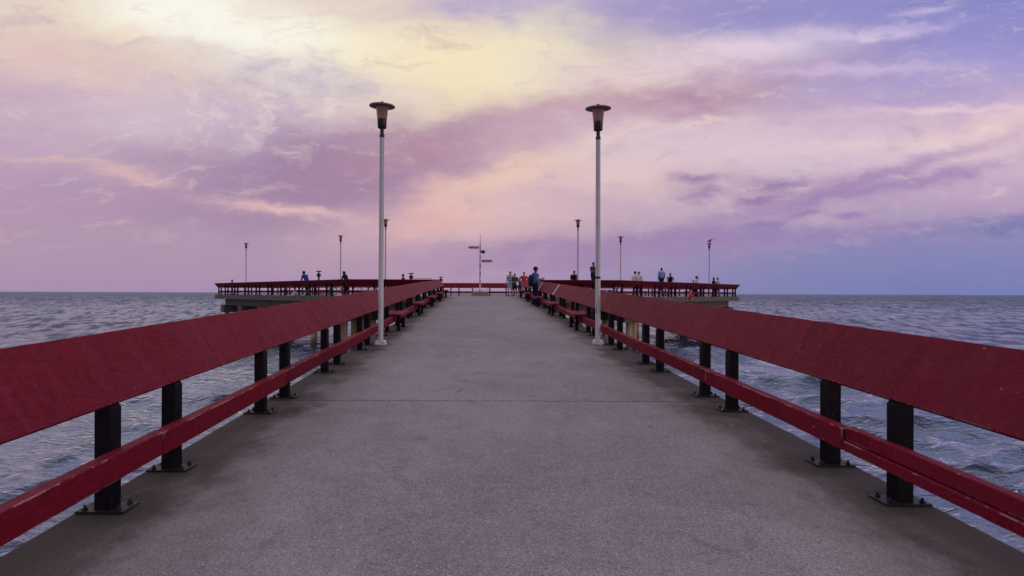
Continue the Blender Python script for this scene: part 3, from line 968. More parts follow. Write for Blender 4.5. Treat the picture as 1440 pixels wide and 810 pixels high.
# ------------------------------------------------------------------ people
def remesh(mb, name, voxel, matn, parent):
    me = mb.mesh(name)
    o = bpy.data.objects.new('tmp', me); COL.objects.link(o)
    md = o.modifiers.new('r', 'REMESH'); md.mode = 'VOXEL'; md.voxel_size = voxel; md.use_smooth_shade = True
    s = o.modifiers.new('s', 'SMOOTH'); s.factor = 0.5; s.iterations = 3
    dg = bpy.context.evaluated_depsgraph_get()
    res = bpy.data.meshes.new_from_object(o.evaluated_get(dg))
    res.name = name
    bpy.data.objects.remove(o); bpy.data.meshes.remove(me)
    for p in res.polygons: p.use_smooth = True
    return link(name, res, matn, parent)

ARMS = {  # elbow and wrist for the figure's own right (+1) side at height 1.75; x outward, y forward, z up
    'down':    ((0.255, -0.02, 1.12), (0.27, 0.05, 0.87)),
    'slack':   ((0.245, -0.03, 1.12), (0.22, 0.12, 0.90)),
    'crossed': ((0.255, 0.06, 1.14), (-0.05, 0.22, 1.20)),
    'phone':   ((0.235, 0.02, 1.12), (0.13, 0.30, 1.20)),
    'hold':    ((0.25, 0.02, 1.13), (0.05, 0.27, 1.10)),
    'face':    ((0.24, 0.20, 1.22), (0.07, 0.17, 1.50)),
    'lean':    ((0.24, 0.20, 1.20), (0.10, 0.40, 1.10)),
    'hip':     ((0.36, -0.06, 1.15), (0.20, 0.06, 1.00)),
    'back':    ((0.25, -0.10, 1.14), (0.06, -0.16, 0.98)),
}
def person(label, loc, face, H, top, legs, skin_m='skin_tan', hair='hair_dark', arms=('down', 'down'), sleeve='short',
           shorts=False, lean=0.0, long_hair=False, cap=False, hood=False, stride=0.08, slim=1.0, shoes='rubber', backpack=None, group='people on the pier', head_turn=0.0, phone=False, held=None):
    root = thing('person', label, 'person', loc, face, group)
    S = H / 1.75
    hipz = 0.93
    ca, sa = math.cos(lean), math.sin(lean)
    def U(p):  # upper body leans forward about the hips
        x, y, z = p
        if lean:
            dz = z - hipz
            y, z = y * ca + dz * sa, hipz + dz * ca - y * sa
        return Vector((x * S, y * S, z * S))
    def Lw(p): return Vector((p[0] * S, p[1] * S, p[2] * S))
    hw = 0.19 * slim
    sh = {s: (s * hw, 0.0, 1.43) for s in (-1, 1)}
    arm = {}
    for s, a in zip((-1, 1), arms):
        e_, w_ = ARMS[a]
        arm[s] = ((s * e_[0], e_[1], e_[2]), (s * w_[0], w_[1], w_[2]))
    leg = {s: ((s * 0.09, 0, 0.92), (s * 0.10, 0.03 + s * stride * .5, 0.49), (s * 0.105, s * stride - 0.02, 0.085)) for s in (-1, 1)}
    # --- body
    b = MB()
    b.cap(U((0, 0, 0.98)), U((0, 0, 1.38)), 0.115 * S, 0.125 * S, 12, 1.25)
    b.cap(U((-0.08, 0, 0.93)), U((0.08, 0, 0.93)), 0.11 * S, 0.11 * S)
    b.cap(U((-hw + .03, 0, 1.42)), U((hw - .03, 0, 1.42)), 0.06 * S, 0.06 * S)
    b.cap(U((0, 0.005, 1.44)), U((0, 0.02, 1.56)), 0.055 * S, 0.05 * S)
    ht = Matrix.Rotation(head_turn, 3, 'Z')
    hc = U((0, 0.02, 1.64))
    def Hd(x, y, z): return hc + ht @ Vector((x * S, y * S, z * S))
    b.ell(hc, (0.074 * S, 0.092 * S, 0.112 * S), 16, 12)
    b.ell(Hd(0, 0.04, -0.065), (0.052 * S, 0.05 * S, 0.045 * S))
    b.cap(Hd(0, 0.088, 0.01), Hd(0, 0.112, -0.022), 0.010 * S, 0.015 * S, 8)
    for s in (-1, 1):
        b.ell(Hd(s * 0.077, -0.01, -0.005), (0.012 * S, 0.022 * S, 0.032 * S), 8, 6)
    for s in (-1, 1):
        e_, w_ = arm[s]
        b.cap(U(sh[s]), U(e_), 0.050 * S, 0.038 * S); b.cap(U(e_), U(w_), 0.038 * S, 0.026 * S)
        h_, k_, f_ = leg[s]
        b.cap(Lw(h_), Lw(k_), 0.085 * S * slim, 0.055 * S); b.cap(Lw(k_), Lw(f_), 0.054 * S, 0.036 * S)
        b.cap(Lw((f_[0], f_[1] - 0.02, 0.045)), Lw((f_[0] + s * 0.02, f_[1] + 0.15, 0.03)), 0.036 * S, 0.03 * S)
        # palm
        dv = (U(w_) - U(e_)).normalized()
        pm = U(w_) + dv * 0.085 * S
        b.cap(U(w_), pm, 0.024 * S, 0.034 * S, 10, 0.8)
    body = remesh(b, 'body', 0.012 * S, skin_m, root)
    # fingers grown from the palms, kept apart
    fb = MB()
    for s in (-1, 1):
        e_, w_ = arm[s]
        dv = (U(w_) - U(e_)).normalized()
        pm = U(w_) + dv * 0.08 * S
        side = dv.cross(Vector((0, 0, 1)))
        if side.length < 0.2: side = Vector((0, 1, 0))
        side.normalize(); dn = dv.cross(side).normalized()
        for q, ln in enumerate((0.065, 0.078, 0.074, 0.058)):
            o_ = pm + side * (q - 1.5) * 0.019 * S
            p1 = o_ + dv * ln * 0.6 * S + dn * 0.006 * S; p2 = o_ + dv * ln * S + dn * 0.022 * S
            fb.tube([o_, p1, p2], [0.0095 * S, 0.0085 * S, 0.007 * S], 6)
        o_ = U(w_) + dv * 0.035 * S + side * 0.028 * S
        fb.tube([o_, o_ + (dv * 0.6 + side * 0.8) * 0.035 * S, o_ + (dv * 1.0 + side * 0.9) * 0.055 * S], [0.012 * S, 0.010 * S, 0.008 * S], 6)
    bm = bmesh.new(); bm.from_mesh(body.data); tmp = fb.mesh('f', True); bm.from_mesh(tmp); bm.to_mesh(body.data); bm.free(); bpy.data.meshes.remove(tmp)
    for s in (-1, 1):
        eb = MB(); eb.ell(Hd(s * 0.030, 0.078, 0.012), (0.011 * S, 0.010 * S, 0.007 * S), 8, 6); eb.build('eye', 'eye_dark', body, True)
    eb = MB(); eb.ell(Hd(0, 0.086, -0.058), (0.022 * S, 0.008 * S, 0.006 * S), 8, 6); eb.build('mouth', 'hair_brown', body, True)
    # --- shirt
    t = MB()
    t.cap(U((0, 0, 0.96)), U((0, 0, 1.36)), 0.132 * S * slim, 0.142 * S * slim, 14, 1.28)
    t.cap(U((-hw + .02, 0, 1.41)), U((hw - .02, 0, 1.41)), 0.073 * S, 0.073 * S)
    t.cap(U((0, 0, 1.42)), U((0, 0.008, 1.48)), 0.075 * S, 0.066 * S)
    for s in (-1, 1):
        e_, w_ = arm[s]
        if sleeve == 'long':
            t.cap(U(sh[s]), U(e_), 0.068 * S, 0.054 * S); t.cap(U(e_), U(e_).lerp(U(w_), 0.92), 0.054 * S, 0.042 * S)
        elif sleeve == 'short':
            t.cap(U(sh[s]), U(sh[s]).lerp(U(e_), 0.62), 0.068 * S, 0.062 * S)
        else:
            t.cap(U(sh[s]), U(sh[s]).lerp(U(e_), 0.1), 0.060 * S, 0.055 * S)
    if hood:
        t.ell(hc + Vector((0, -0.02 * S, 0.005)), (0.105 * S, 0.105 * S, 0.145 * S), 14, 10)
    remesh(t, 'shirt', 0.016 * S, top, root)
    # --- trousers
    t = MB()
    t.cap(Lw((-0.075, 0, 0.95)), Lw((0.075, 0, 0.95)), 0.13 * S, 0.13 * S)
    for s in (-1, 1):
        h_, k_, f_ = leg[s]
        if shorts:
            t.cap(Lw(h_), Lw(h_).lerp(Lw(k_), 0.88), 0.094 * S, 0.082 * S)
        else:
            t.cap(Lw(h_), Lw(k_), 0.105 * S, 0.078 * S); t.cap(Lw(k_), Lw(f_), 0.078 * S, 0.062 * S)
    remesh(t, 'shorts' if shorts else 'trousers', 0.016 * S, legs, root)
    for s in (-1, 1):
        f_ = leg[s][2]
        t = MB(); t.cap(Lw((f_[0], f_[1] - 0.035, 0.055)), Lw((f_[0] + s * 0.022, f_[1] + 0.165, 0.042)), 0.052 * S, 0.042 * S)
        t.v = [(x, y, max(z, 0.004)) for x, y, z in t.v]
        t.build('shoe', shoes, root, True)
    # --- hair
    if not hood:
        t = MB()
        m1 = MB(); m1.ell((0, 0, 0), (1, 1, 1), 18, 14)
        vs = []
        for v in m1.v:
            x, y, z = v
            fr = 0.0
            if y > 0.1 and z < 0.42: fr = 1.0           # leave the face free
            k = 1.0 - 0.16 * fr
            if z < -0.35: k *= 0.88
            vs.append(Hd(x * 0.085 * k, (y * 0.103 - 0.008) * k, z * 0.122 * k + 0.012))
        t.add(vs, m1.f)
        if long_hair:
            t.cap(Hd(0, -0.075, 0.03), Hd(0.0, -0.13, -0.30), 0.065 * S, 0.035 * S, 10, 1.2)
        t.build('hair', hair, root, True)
    if cap:
        t = MB(); rings = []
        for r_, z in ((0.097, 0.03), (0.100, 0.06), (0.093, 0.10), (0.065, 0.132), (0.02, 0.145)):
            rings.append([Hd(r_ * 0.93 * math.cos(2 * PI * j / 20), -0.004 + r_ * 1.1 * math.sin(2 * PI * j / 20), z) for j in range(20)])
        t.loft(rings)
        top_ = []; bot_ = []
        for j in range(11):
            a = PI * j / 10
            top_.append(Hd(0.078 * math.cos(a), 0.07 + 0.115 * math.sin(a), 0.052 - 0.02 * math.sin(a))); bot_.append(top_[-1] - Vector((0, 0, 0.008)))
        n = 11
        t.add(top_ + bot_, [tuple(range(n)), tuple(range(2 * n - 1, n - 1, -1))] + [(i, i + 1, i + 1 + n, i + n) for i in range(n - 1)] + [(n - 1, 0, n, 2 * n - 1)])
        t.build('cap', 'cap_cloth', root, True)
    return root
for nm, c, st in (('cap_cloth', (0.012, 0.012, 0.022), None), ('teal_stripe', (0.45, 0.47, 0.46), (0.025, 0.13, 0.16)), ('light_shorts', (0.42, 0.40, 0.47), None),
              ('charcoal', (0.050, 0.046, 0.060), None), ('black', (0.012, 0.010, 0.014), None), ('royal_blue', (0.012, 0.050, 0.26), None), ('denim', (0.10, 0.15, 0.30), None),
              ('orange_red', (0.50, 0.045, 0.035), None), ('coral', (0.52, 0.16, 0.11), None), ('navy', (0.010, 0.014, 0.055), None), ('mid_blue', (0.03, 0.08, 0.22), None),
              ('white_shirt', (0.66, 0.54, 0.56), None), ('cream_shirt', (0.66, 0.56, 0.50), None), ('pale_blue', (0.22, 0.29, 0.52), None), ('maroon', (0.12, 0.03, 0.04), None),
              ('pack_green', (0.012, 0.022, 0.030), None), ('hood_navy', (0.015, 0.018, 0.05), None), ('light_blue', (0.2, 0.3, 0.5), None)):
    cloth(nm, c, st)
def at(px, y):  # world x of a photograph column at distance y
    return CX + (px - 675.0) * y / F
z0 = 0.004
# group at the far end
person('boy in teal and white striped shirt and pale shorts, left of the group', (at(717.5, 38.0), 38.0, z0), R(180 - 20), 1.77, 'teal_stripe', 'light_shorts', 'skin_fair', 'hair_brown', ('down', 'down'), shorts=True, head_turn=R(-25))
person('boy in charcoal tee and black shorts holding a white bag in both hands', (at(723.8, 38.0), 37.9, z0), R(175), 1.63, 'charcoal', 'black', 'skin_fair', 'hair_dark', ('hold', 'hold'), shorts=True)
person('small child in blue clothes half hidden between charcoal and red shirts', (at(730.8, 38.4), 38.4, z0), R(190), 1.36, 'mid_blue', 'mid_blue', 'skin_fair', 'hair_brown', ('hold', 'slack'), shorts=True, slim=0.9)
person('person in bright red top and coral skirt-length shorts, hand on hip', (at(736.8, 38.0), 38.0, z0), R(185), 1.74, 'orange_red', 'coral', 'skin_fair', 'hair_brown', ('hip', 'hip'), shorts=True)
# small white bag held by the second boy
wb = thing('carrier_bag', 'small white bag held by the boy in the charcoal tee', 'bag', (at(727.6, 37.6), 37.62, 0.79))
m_ = MB(); m_.loft([[(sx * math.cos(a), sx * 0.5 * math.sin(a), z) for a in (2 * PI * q / 14 for q in range(14))] for sx, z in ((0.07, 0), (0.10, 0.05), (0.09, 0.17), (0.03, 0.23))]); m_.build('sack', 'white_stripe', wb, True)
b_ = MB(); b_.tube([(-0.03, 0, 0.22), (0, 0, 0.29), (0.03, 0, 0.22)], 0.006); b_.build('handle', 'white_stripe', wb, True)
# man with the phone
my = 25.25; mx = at(752.5, my)
man = person('man in navy cap, denim jacket and backpack looking at a phone by the right railing', (mx, my, zd(my)), R(-78), 1.78, 'denim', 'navy', 'skin_dark', 'hair_dark', ('phone', 'phone'), 'long', cap=True, stride=0.05)
bpk = thing('backpack', 'dark green backpack worn by the man in the navy cap', 'backpack', (mx, my, zd(my)), R(-78))
m_ = MB(); rings = []
for sx, sy, z in ((0.12, 0.05, 0.86), (0.155, 0.09, 0.92), (0.165, 0.105, 1.10), (0.15, 0.095, 1.30), (0.10, 0.05, 1.41)):
    rings.append([(sx * math.cos(a), -0.235 + sy * math.sin(a), z) for a in (2 * PI * q / 18 for q in range(18))])
m_.loft(rings); m_.build('sack', 'pack_green', bpk, True)
for s in (-1, 1):
    b_ = MB(); b_.tube([(s * 0.11, -0.20, 1.36), (s * 0.12, -0.06, 1.515), (s * 0.125, 0.10, 1.46), (s * 0.13, 0.155, 1.28), (s * 0.16, 0.05, 1.04), (s * 0.13, -0.18, 0.95)], 0.017, 6); b_.build('strap', 'pack_green', bpk, True)
ph = thing('phone', 'dark phone held up by the man in the navy cap', 'phone', (mx, my, zd(my)), R(-78))
b_ = MB(); b_.box((0.0, 0.415, 1.245), (0.075, 0.012, 0.15), 0, R(-30)); b_.build('case', 'rubber', ph, bevel=0.004)
b_ = MB(); b_.box((0.0, 0.408, 1.241), (0.066, 0.002, 0.135), 0, R(-30)); b_.build('screen', 'eye_dark', ph)
# right wing
person('dark-haired person in black tee standing by the lamp right of the ramp', (at(807.5, 35.9), 35.9, z0), R(160), 1.76, 'black', 'navy', 'skin_tan', 'hair_dark', ('slack', 'slack'))
person('man in grey tee with folded arms, half hidden by the near right lamp pole', (at(834.2, 34.75), 34.75, 0.47), R(-150), 1.80, 'charcoal', 'navy', 'skin_tan', 'hair_dark', ('crossed', 'crossed'))
person('person in white shirt facing a companion in cream, left one of the pair', (at(893.0, 37.4), 37.4, z0), R(-60), 1.80, 'white_shirt', 'black', 'skin_fair', 'hair_dark', ('slack', 'hold'), 'long')
person('person in cream shirt with brown hair standing close to a white-shirted companion', (at(899.0, 37.4), 37.5, z0), R(130), 1.78, 'cream_shirt', 'black', 'skin_fair', 'hair_brown', ('slack', 'slack'), 'long')
hd_ = person('person in pale blue jacket with a dark head covering seen from behind', (at(930.2, 39.0), 39.0, 0.47), R(0), 1.66, 'pale_blue', 'navy', 'skin_dark', 'hair_dark', ('slack', 'slack'), 'long')
person('person in black sleeveless top with both hands raised to the face', (at(942.3, 40.2), 40.2, z0), R(170), 1.78, 'black', 'black', 'skin_tan', 'hair_dark', ('face', 'face'), 'none')
person('woman in white top with long dark hair down her back, right wing', (at(979.5, 44.0), 44.0, z0), R(75), 1.70, 'white_shirt', 'navy', 'skin_fair', 'hair_dark', ('hold', 'hold'), long_hair=True)
person('child with dark hair mostly hidden behind the railing beside the long-haired woman', (at(974.3, 44.0), 43.9, z0), R(120), 1.36, 'charcoal', 'navy', 'skin_tan', 'hair_dark', ('slack', 'slack'), slim=0.9)
person('person in black top beside a white-shirted one near the right wing tip', (at(1003.4, 46.8), 46.8, z0), R(-100), 1.66, 'black', 'navy', 'skin_dark', 'hair_dark', ('slack', 'hold'))
person('person in white shirt, the one nearest the right wing tip', (at(1008.6, 46.8), 46.7, z0), R(110), 1.66, 'white_shirt', 'navy', 'skin_dark', 'hair_dark', ('slack', 'hold'), 'long')
person('person in light blue clothes low behind the right railing, next to the near lamp pole', (at(868.0, 35.6), 35.7, z0), R(90), 1.02, 'light_blue', 'denim', 'skin_tan', 'hair_dark', ('slack', 'hold'), 'long', slim=0.9)
# left wing
person('person in royal blue jacket and dark cap leaning on the left wing railing', (at(432.2, 38.4), 38.4, z0), R(60), 1.86, 'royal_blue', 'black', 'skin_dark', 'hair_dark', ('lean', 'lean'), 'long', lean=R(28), cap=True)
person('long-haired person in black jacket leaning on the left wing railing', (at(488.3, 35.6), 35.6, z0), R(70), 1.72, 'black', 'black', 'skin_tan', 'hair_dark', ('lean', 'lean'), 'long', lean=R(22), long_hair=True)
person('dark-haired person in maroon top showing head and shoulders above the left railing by the ramp', (at(567.0, 36.6), 36.6, z0), R(90), 1.52, 'maroon', 'black', 'skin_tan', 'hair_dark', ('slack', 'slack'))
person('dark-haired person at the left wing tip, only the head above the railing', (at(326.2, 49.3), 49.3, z0), R(-60), 1.40, 'charcoal', 'maroon', 'skin_dark', 'hair_dark', ('slack', 'slack'), slim=0.9)
person('small child in blue top and white shorts behind the left wing railing', (at(333.5, 48.6), 48.7, z0), R(-100), 0.98, 'royal_blue', 'white_shirt', 'skin_fair', 'hair_dark', ('hold', 'hold'), shorts=True, slim=0.9)

# bird on the farthest right lamp
bd = thing('bird', 'dark bird with a raised wing perched on the farthest right lamp', 'bird', (LAMPS[7][0], LAMPS[7][1], 5.125), R(0))
b_ = MB(); b_.ell((0, 0, 0.10), (0.15, 0.06, 0.065), 12, 9); b_.cap((-0.09, 0, 0.12), (-0.14, 0, 0.19), 0.035, 0.036); b_.ell((-0.15, 0, 0.20), (0.045, 0.036, 0.036)); b_.cap((-0.19, 0, 0.195), (-0.235, 0, 0.188), 0.012, 0.005)
b_.cap((0.12, 0, 0.10), (0.25, 0, 0.08), 0.035, 0.014); b_.tube([(0, 0.02, 0.05), (0, 0.02, 0.0)], 0.007); b_.tube([(0, -0.02, 0.05), (0, -0.02, 0.0)], 0.007)
b_.build('body', 'charcoal', bd, True)
b_ = MB(); b_.loft([[(x - wd, y, z), (x, y, z + 0.012), (x + wd, y, z), (x, y, z - 0.012)] for x, y, z, wd in ((0.0, -0.04, 0.13, 0.09), (0.10, -0.10, 0.27, 0.085), (0.28, -0.16, 0.33, 0.06), (0.48, -0.2, 0.315, 0.015))]); b_.build('wing', 'charcoal', bd, True)

# ------------------------------------------------------------------ water
def water_mesh():
    th = np.concatenate([np.linspace(R(-52), R(52), 1500, endpoint=False), np.linspace(R(52), R(308), 220, endpoint=False)])
    nth = len(th)
    rr = [1.5]
    while rr[-1] < 1500:
        r_ = rr[-1]
        rr.append(r_ + min(max(0.0085 * r_, 0.03), 0.55) if r_ < 230 else r_ + 0.55 * (r_ / 230.0) ** 1.9)
    while rr[-1] < 42000: rr.append(rr[-1] * 1.3)
    rr = np.array(rr); nr = len(rr)
    X = (rr[:, None] * np.sin(th)[None, :]); Y = (rr[:, None] * np.cos(th)[None, :])
    Z = np.zeros_like(X); DX = np.zeros_like(X); DY = np.zeros_like(X)
    step = np.gradient(rr)
    cell = np.maximum(rr * 0.00121, step)[:, None]
    g1 = 1.0 + 0.40 * np.sin(0.045 * X + 0.07 * Y) * np.sin(0.09 * Y - 0.03 * X + 1.0)
    N = 130
    for k in range(N):
        t = (k + rng.random()) / N
        lam = 0.28 * (15.0 / 0.28) ** t
        a = R(188) + rng.normal(0, 0.6 if lam > 3.0 else (0.38 if lam > 1.0 else 0.5))
        slope = 0.048 if lam < 0.8 else (0.062 if lam < 2.2 else (0.030 if lam < 4 else 0.013))
        kk = 2 * PI / lam
        amp = slope / kk
        sx, sy = math.sin(a), math.cos(a)
        fade = np.clip((lam / cell - 2.2) / 3.0, 0, 1)
        nz = int(np.count_nonzero(fade[:, 0]))
        if nz == 0: continue
        sl_ = slice(0, nz) if fade[0, 0] > 0 else slice(0, nr)
        arg = kk * (sx * X[sl_] + sy * Y[sl_]) + rng.random() * 2 * PI
        A = amp * fade[sl_] * g1[sl_]
        Z[sl_] += A * np.cos(arg)
        q = 0.9 * A * np.sin(arg)
        DX[sl_] -= sx * q; DY[sl_] -= sy * q
    co = np.stack([X + DX + CX, Y + DY, Z + WATER], -1).reshape(-1, 3)
    i, j = np.meshgrid(np.arange(nr - 1), np.arange(nth), indexing='ij')
    j2 = (j + 1) % nth
    quads = np.stack([i * nth + j, i * nth + j2, (i + 1) * nth + j2, (i + 1) * nth + j], -1).reshape(-1, 4)[:, ::-1]
    me = bpy.data.meshes.new('water')
    nv = len(co); nf = len(quads)
    me.vertices.add(nv + 1)
    co = np.vstack([co, [[CX, 0, WATER]]])
    me.vertices.foreach_set('co', co.astype(np.float32).ravel())
    me.loops.add(nf * 4); me.polygons.add(nf)
    me.loops.foreach_set('vertex_index', quads.astype(np.int32).ravel())
    me.polygons.foreach_set('loop_start', np.arange(0, nf * 4, 4, dtype=np.int32))
    me.polygons.foreach_set('loop_total', np.full(nf, 4, dtype=np.int32))
    me.polygons.foreach_set('use_smooth', np.ones(nf, dtype=bool))
    me.update(calc_edges=True); me.validate()
    # centre disc
    return me
wm, g, b = mat('lake_water')
p = geo_pos(g)
s = g.sep(p)
fl = g.xyz(s[0], s[1], 0.0)
dist = g.m('SQRT', g.m('ADD', g.m('MULTIPLY', s[0], s[0]), g.m('MULTIPLY', s[1], s[1])))
gust = g.noise(g.vm('MULTIPLY', fl, (0.012, 0.03, 1.0)), 1.0, 7, 0.68, 0.4)
def crest(n):   # sharpened crests, rounded troughs
    return g.m('SUBTRACT', 1.0, g.m('ABSOLUTE', g.m('MULTIPLY', g.m('SUBTRACT', n, 0.5), 2.0)))
n1 = g.noise(g.vm('MULTIPLY', fl, (0.55, 1.5, 1.0)), 1.0, 3, 0.5, 0.6)
n2 = g.noise(g.vm('MULTIPLY', fl, (1.5, 4.2, 1.0)), 1.0, 3, 0.5, 0.6)
n3 = g.noise(g.vm('MULTIPLY', fl, (6.0, 15.0, 1.0)), 1.0, 3, 0.6, 0.4)
big = g.noise(g.vm('MULTIPLY', fl, (0.10, 0.26, 1.0)), 1.0, 6, 0.6, 0.4)
swl = g.noise(g.vm('MULTIPLY', fl, (0.02, 0.06, 1.0)), 1.0, 6, 0.6, 0.4)
far = g.ss(g.m('LOGARITHM', g.m('ADD', dist, 1.0), 10.0), 2.0, 2.7)
h = g.m('ADD', g.m('MULTIPLY', n1, 0.10), g.m('MULTIPLY', crest(n2), 0.075))
h = g.m('ADD', h, g.m('MULTIPLY', n3, 0.026))
h = g.m('ADD', h, g.m('MULTIPLY', g.m('MULTIPLY', big, 1.6), far))
h = g.m('ADD', h, g.m('MULTIPLY', g.m('MULTIPLY', swl, 6.0), far))
nrm = g.bump(h, 1.0, 1.0)
g.put(b.inputs['Normal'], nrm)
g.put(b.inputs['Base Color'], g.mix(n1, (0.004, 0.015, 0.048, 1), (0.007, 0.030, 0.085, 1)))
b.inputs['Roughness'].default_value = 0.5
b.inputs['Specular IOR Level'].default_value = 0.0
ldist = g.m('LOGARITHM', g.m('ADD', dist, 1.0), 10.0)
rb = g.m('MULTIPLY', g.ss(ldist, 1.5, 2.6), 0.30)
gl = g.node('ShaderNodeBsdfGlossy')
gl.inputs['Color'].default_value = (0.86, 0.92, 1.0, 1)
g.put(gl.inputs['Roughness'], g.m('ADD', 0.06, g.m('MULTIPLY', rb, g.lerp(gust, 0.3, 0.7, 0.7, 1.2))))
g.put(gl.inputs['Normal'], nrm)
lw = g.node('ShaderNodeLayerWeight'); lw.inputs['Blend'].default_value = 0.5
g.put(lw.inputs['Normal'], nrm)
fac = g.m('POWER', lw.outputs['Facing'], 2.3)
# waves too small to resolve turn part of every distant patch towards the eye, which lowers its reflectance
pat1 = g.noise(g.vm('MULTIPLY', fl, (0.62, 0.16, 1.0)), 1.0, 5, 0.62, 0.3)
pat2 = g.noise(g.vm('MULTIPLY', fl, (0.15, 0.025, 1.0)), 1.0, 6, 0.66, 0.3)
loss1 = g.m('MULTIPLY', g.ss(ldist, 1.35, 1.9), g.ss(pat1, 0.44, 0.60, 0.0, 0.66))
loss2 = g.m('MULTIPLY', g.ss(ldist, 1.9, 2.5), g.ss(pat2, 0.42, 0.60, 0.12, 0.64))
rough_loss = g.m('MINIMUM', g.m('ADD', g.m('MAXIMUM', loss1, loss2), g.m('MULTIPLY', g.ss(ldist, 1.5, 3.0), g.lerp(gust, 0.3, 0.7, 0.10, 0.30))), 0.85)
fac = g.m('ADD', 0.025, g.m('MULTIPLY', g.m('MULTIPLY', fac, 0.95), g.m('SUBTRACT', 1.0, rough_loss)))
mxs = g.node('ShaderNodeMixShader')
g.put(mxs.inputs[0], fac)
g.l.new(b.outputs[0], mxs.inputs[1]); g.l.new(gl.outputs[0], mxs.inputs[2])
g.l.new(mxs.outputs[0], wm.node_tree.nodes['Material Output'].inputs['Surface'])
M['water'] = wm
wo = link('water', water_mesh(), wm)
struct(wo, label='choppy lake surface reaching to the horizon on both sides', cat='water')

# ------------------------------------------------------------------ sky
world = bpy.data.worlds.new('World'); scene.world = world
world.use_nodes = True
g = G(world.node_tree)
out = world.node_tree.nodes['World Output']; bg = world.node_tree.nodes['Background']
SUN_EL, SUN_AZ = R(8), R(116)      # azimuth clockwise from +Y
sky = g.node('ShaderNodeTexSky', sky_type='NISHITA'); sky.sun_disc = False
sky.sun_elevation = SUN_EL; sky.sun_rotation = SUN_AZ; sky.altitude = 80; sky.dust_density = 2.0
bg.inputs['Strength'].default_value = 0.015
g.l.new(sky.outputs[0], bg.inputs['Color'])
d = g.node('ShaderNodeTexCoord').outputs['Generated']
ds = g.sep(g.vm('NORMALIZE', d))
fy = g.m('MAXIMUM', g.m('ABSOLUTE', ds[1]), 0.18)
u = g.m('DIVIDE', ds[0], fy); v = g.m('DIVIDE', g.m('MAXIMUM', ds[2], 0.0), fy)
v = g.m('MINIMUM', v, 1.5)
uv = g.xyz(u, v, 0.0)
def warped(ampu, ampv, sc, det=3, off=0.0):
    vec = g.vm('ADD', g.vm('MULTIPLY', uv, (1.0, 2.0, 1.0)), (off, off * 0.7, 0.0))
    n1 = g.noise(vec, sc, det, 0.6); n2 = g.noise(g.vm('ADD', vec, (7.3, 2.1, 0.0)), sc, det, 0.6)
    return (g.m('ADD', u, g.m('MULTIPLY', g.m('SUBTRACT', n1, 0.5), ampu)), g.m('ADD', v, g.m('MULTIPLY', g.m('SUBTRACT', n2, 0.5), ampv)))
W1 = warped(0.42, 0.22, 3.0, 5)
W2 = warped(0.26, 0.12, 6.0, 6, 3.7)
W3 = warped(0.12, 0.06, 11.0, 6, 9.1)
def blob(wv, px, py, sx, sy, rot=0.0, power=1.0):
    """soft patch centred at a sky direction; sizes in the same units, rot in degrees (rising right is positive)"""
    cu, cv = (px - 675) / F, (412 - py) / F
    a = R(rot); ca, sa = math.cos(a), math.sin(a)
    du = g.m('SUBTRACT', wv[0], cu); dv = g.m('SUBTRACT', wv[1], cv)
    x = g.m('MULTIPLY', g.m('ADD', g.m('MULTIPLY', du, ca), g.m('MULTIPLY', dv, sa)), F / sx)
    y = g.m('MULTIPLY', g.m('SUBTRACT', g.m('MULTIPLY', dv, ca), g.m('MULTIPLY', du, sa)), F / sy)
    r2_ = g.m('ADD', g.m('MULTIPLY', x, x), g.m('MULTIPLY', y, y))
    if power != 1.0: r2_ = g.m('POWER', r2_, power)
    return g.m('POWER', 2.718, g.m('MULTIPLY', r2_, -0.5))
def vstops(lst):
    return [((412 - py) / F / 1.5, lin(*c)) for py, c in lst]
wob = g.m('ADD', g.m('MULTIPLY', g.m('SUBTRACT', g.noise(g.vm('MULTIPLY', uv, (0.8, 2.6, 1)), 3.0, 5, 0.6), 0.5), 0.10), v)
vn = g.m('DIVIDE', g.m('MAXIMUM', g.m('MINIMUM', wob, 1.5), 0.0), 1.5)
left = g.ramp(vn, vstops([(412, (168, 143, 178)), (395, (169, 143, 178)), (340, (171, 142, 172)), (280, (178, 146, 172)), (200, (192, 160, 184)), (110, (208, 184, 194)), (0, (205, 185, 202)), (-150, (222, 210, 228)), (-400, (206, 200, 228)), (-700, (172, 160, 195))]))
right = g.ramp(vn, vstops([(412, (118, 128, 182)), (395, (124, 130, 184)), (350, (132, 126, 182)), (300, (164, 142, 184)), (240, (196, 164, 194)), (160, (192, 164, 200)), (90, (158, 148, 206)), (0, (132, 132, 198)), (-200, (158, 166, 222)), (-400, (168, 174, 224)), (-700, (160, 158, 205))]))
c = g.mix(g.ss(W1[0], (640 - 675) / F, (1330 - 675) / F), left, right)
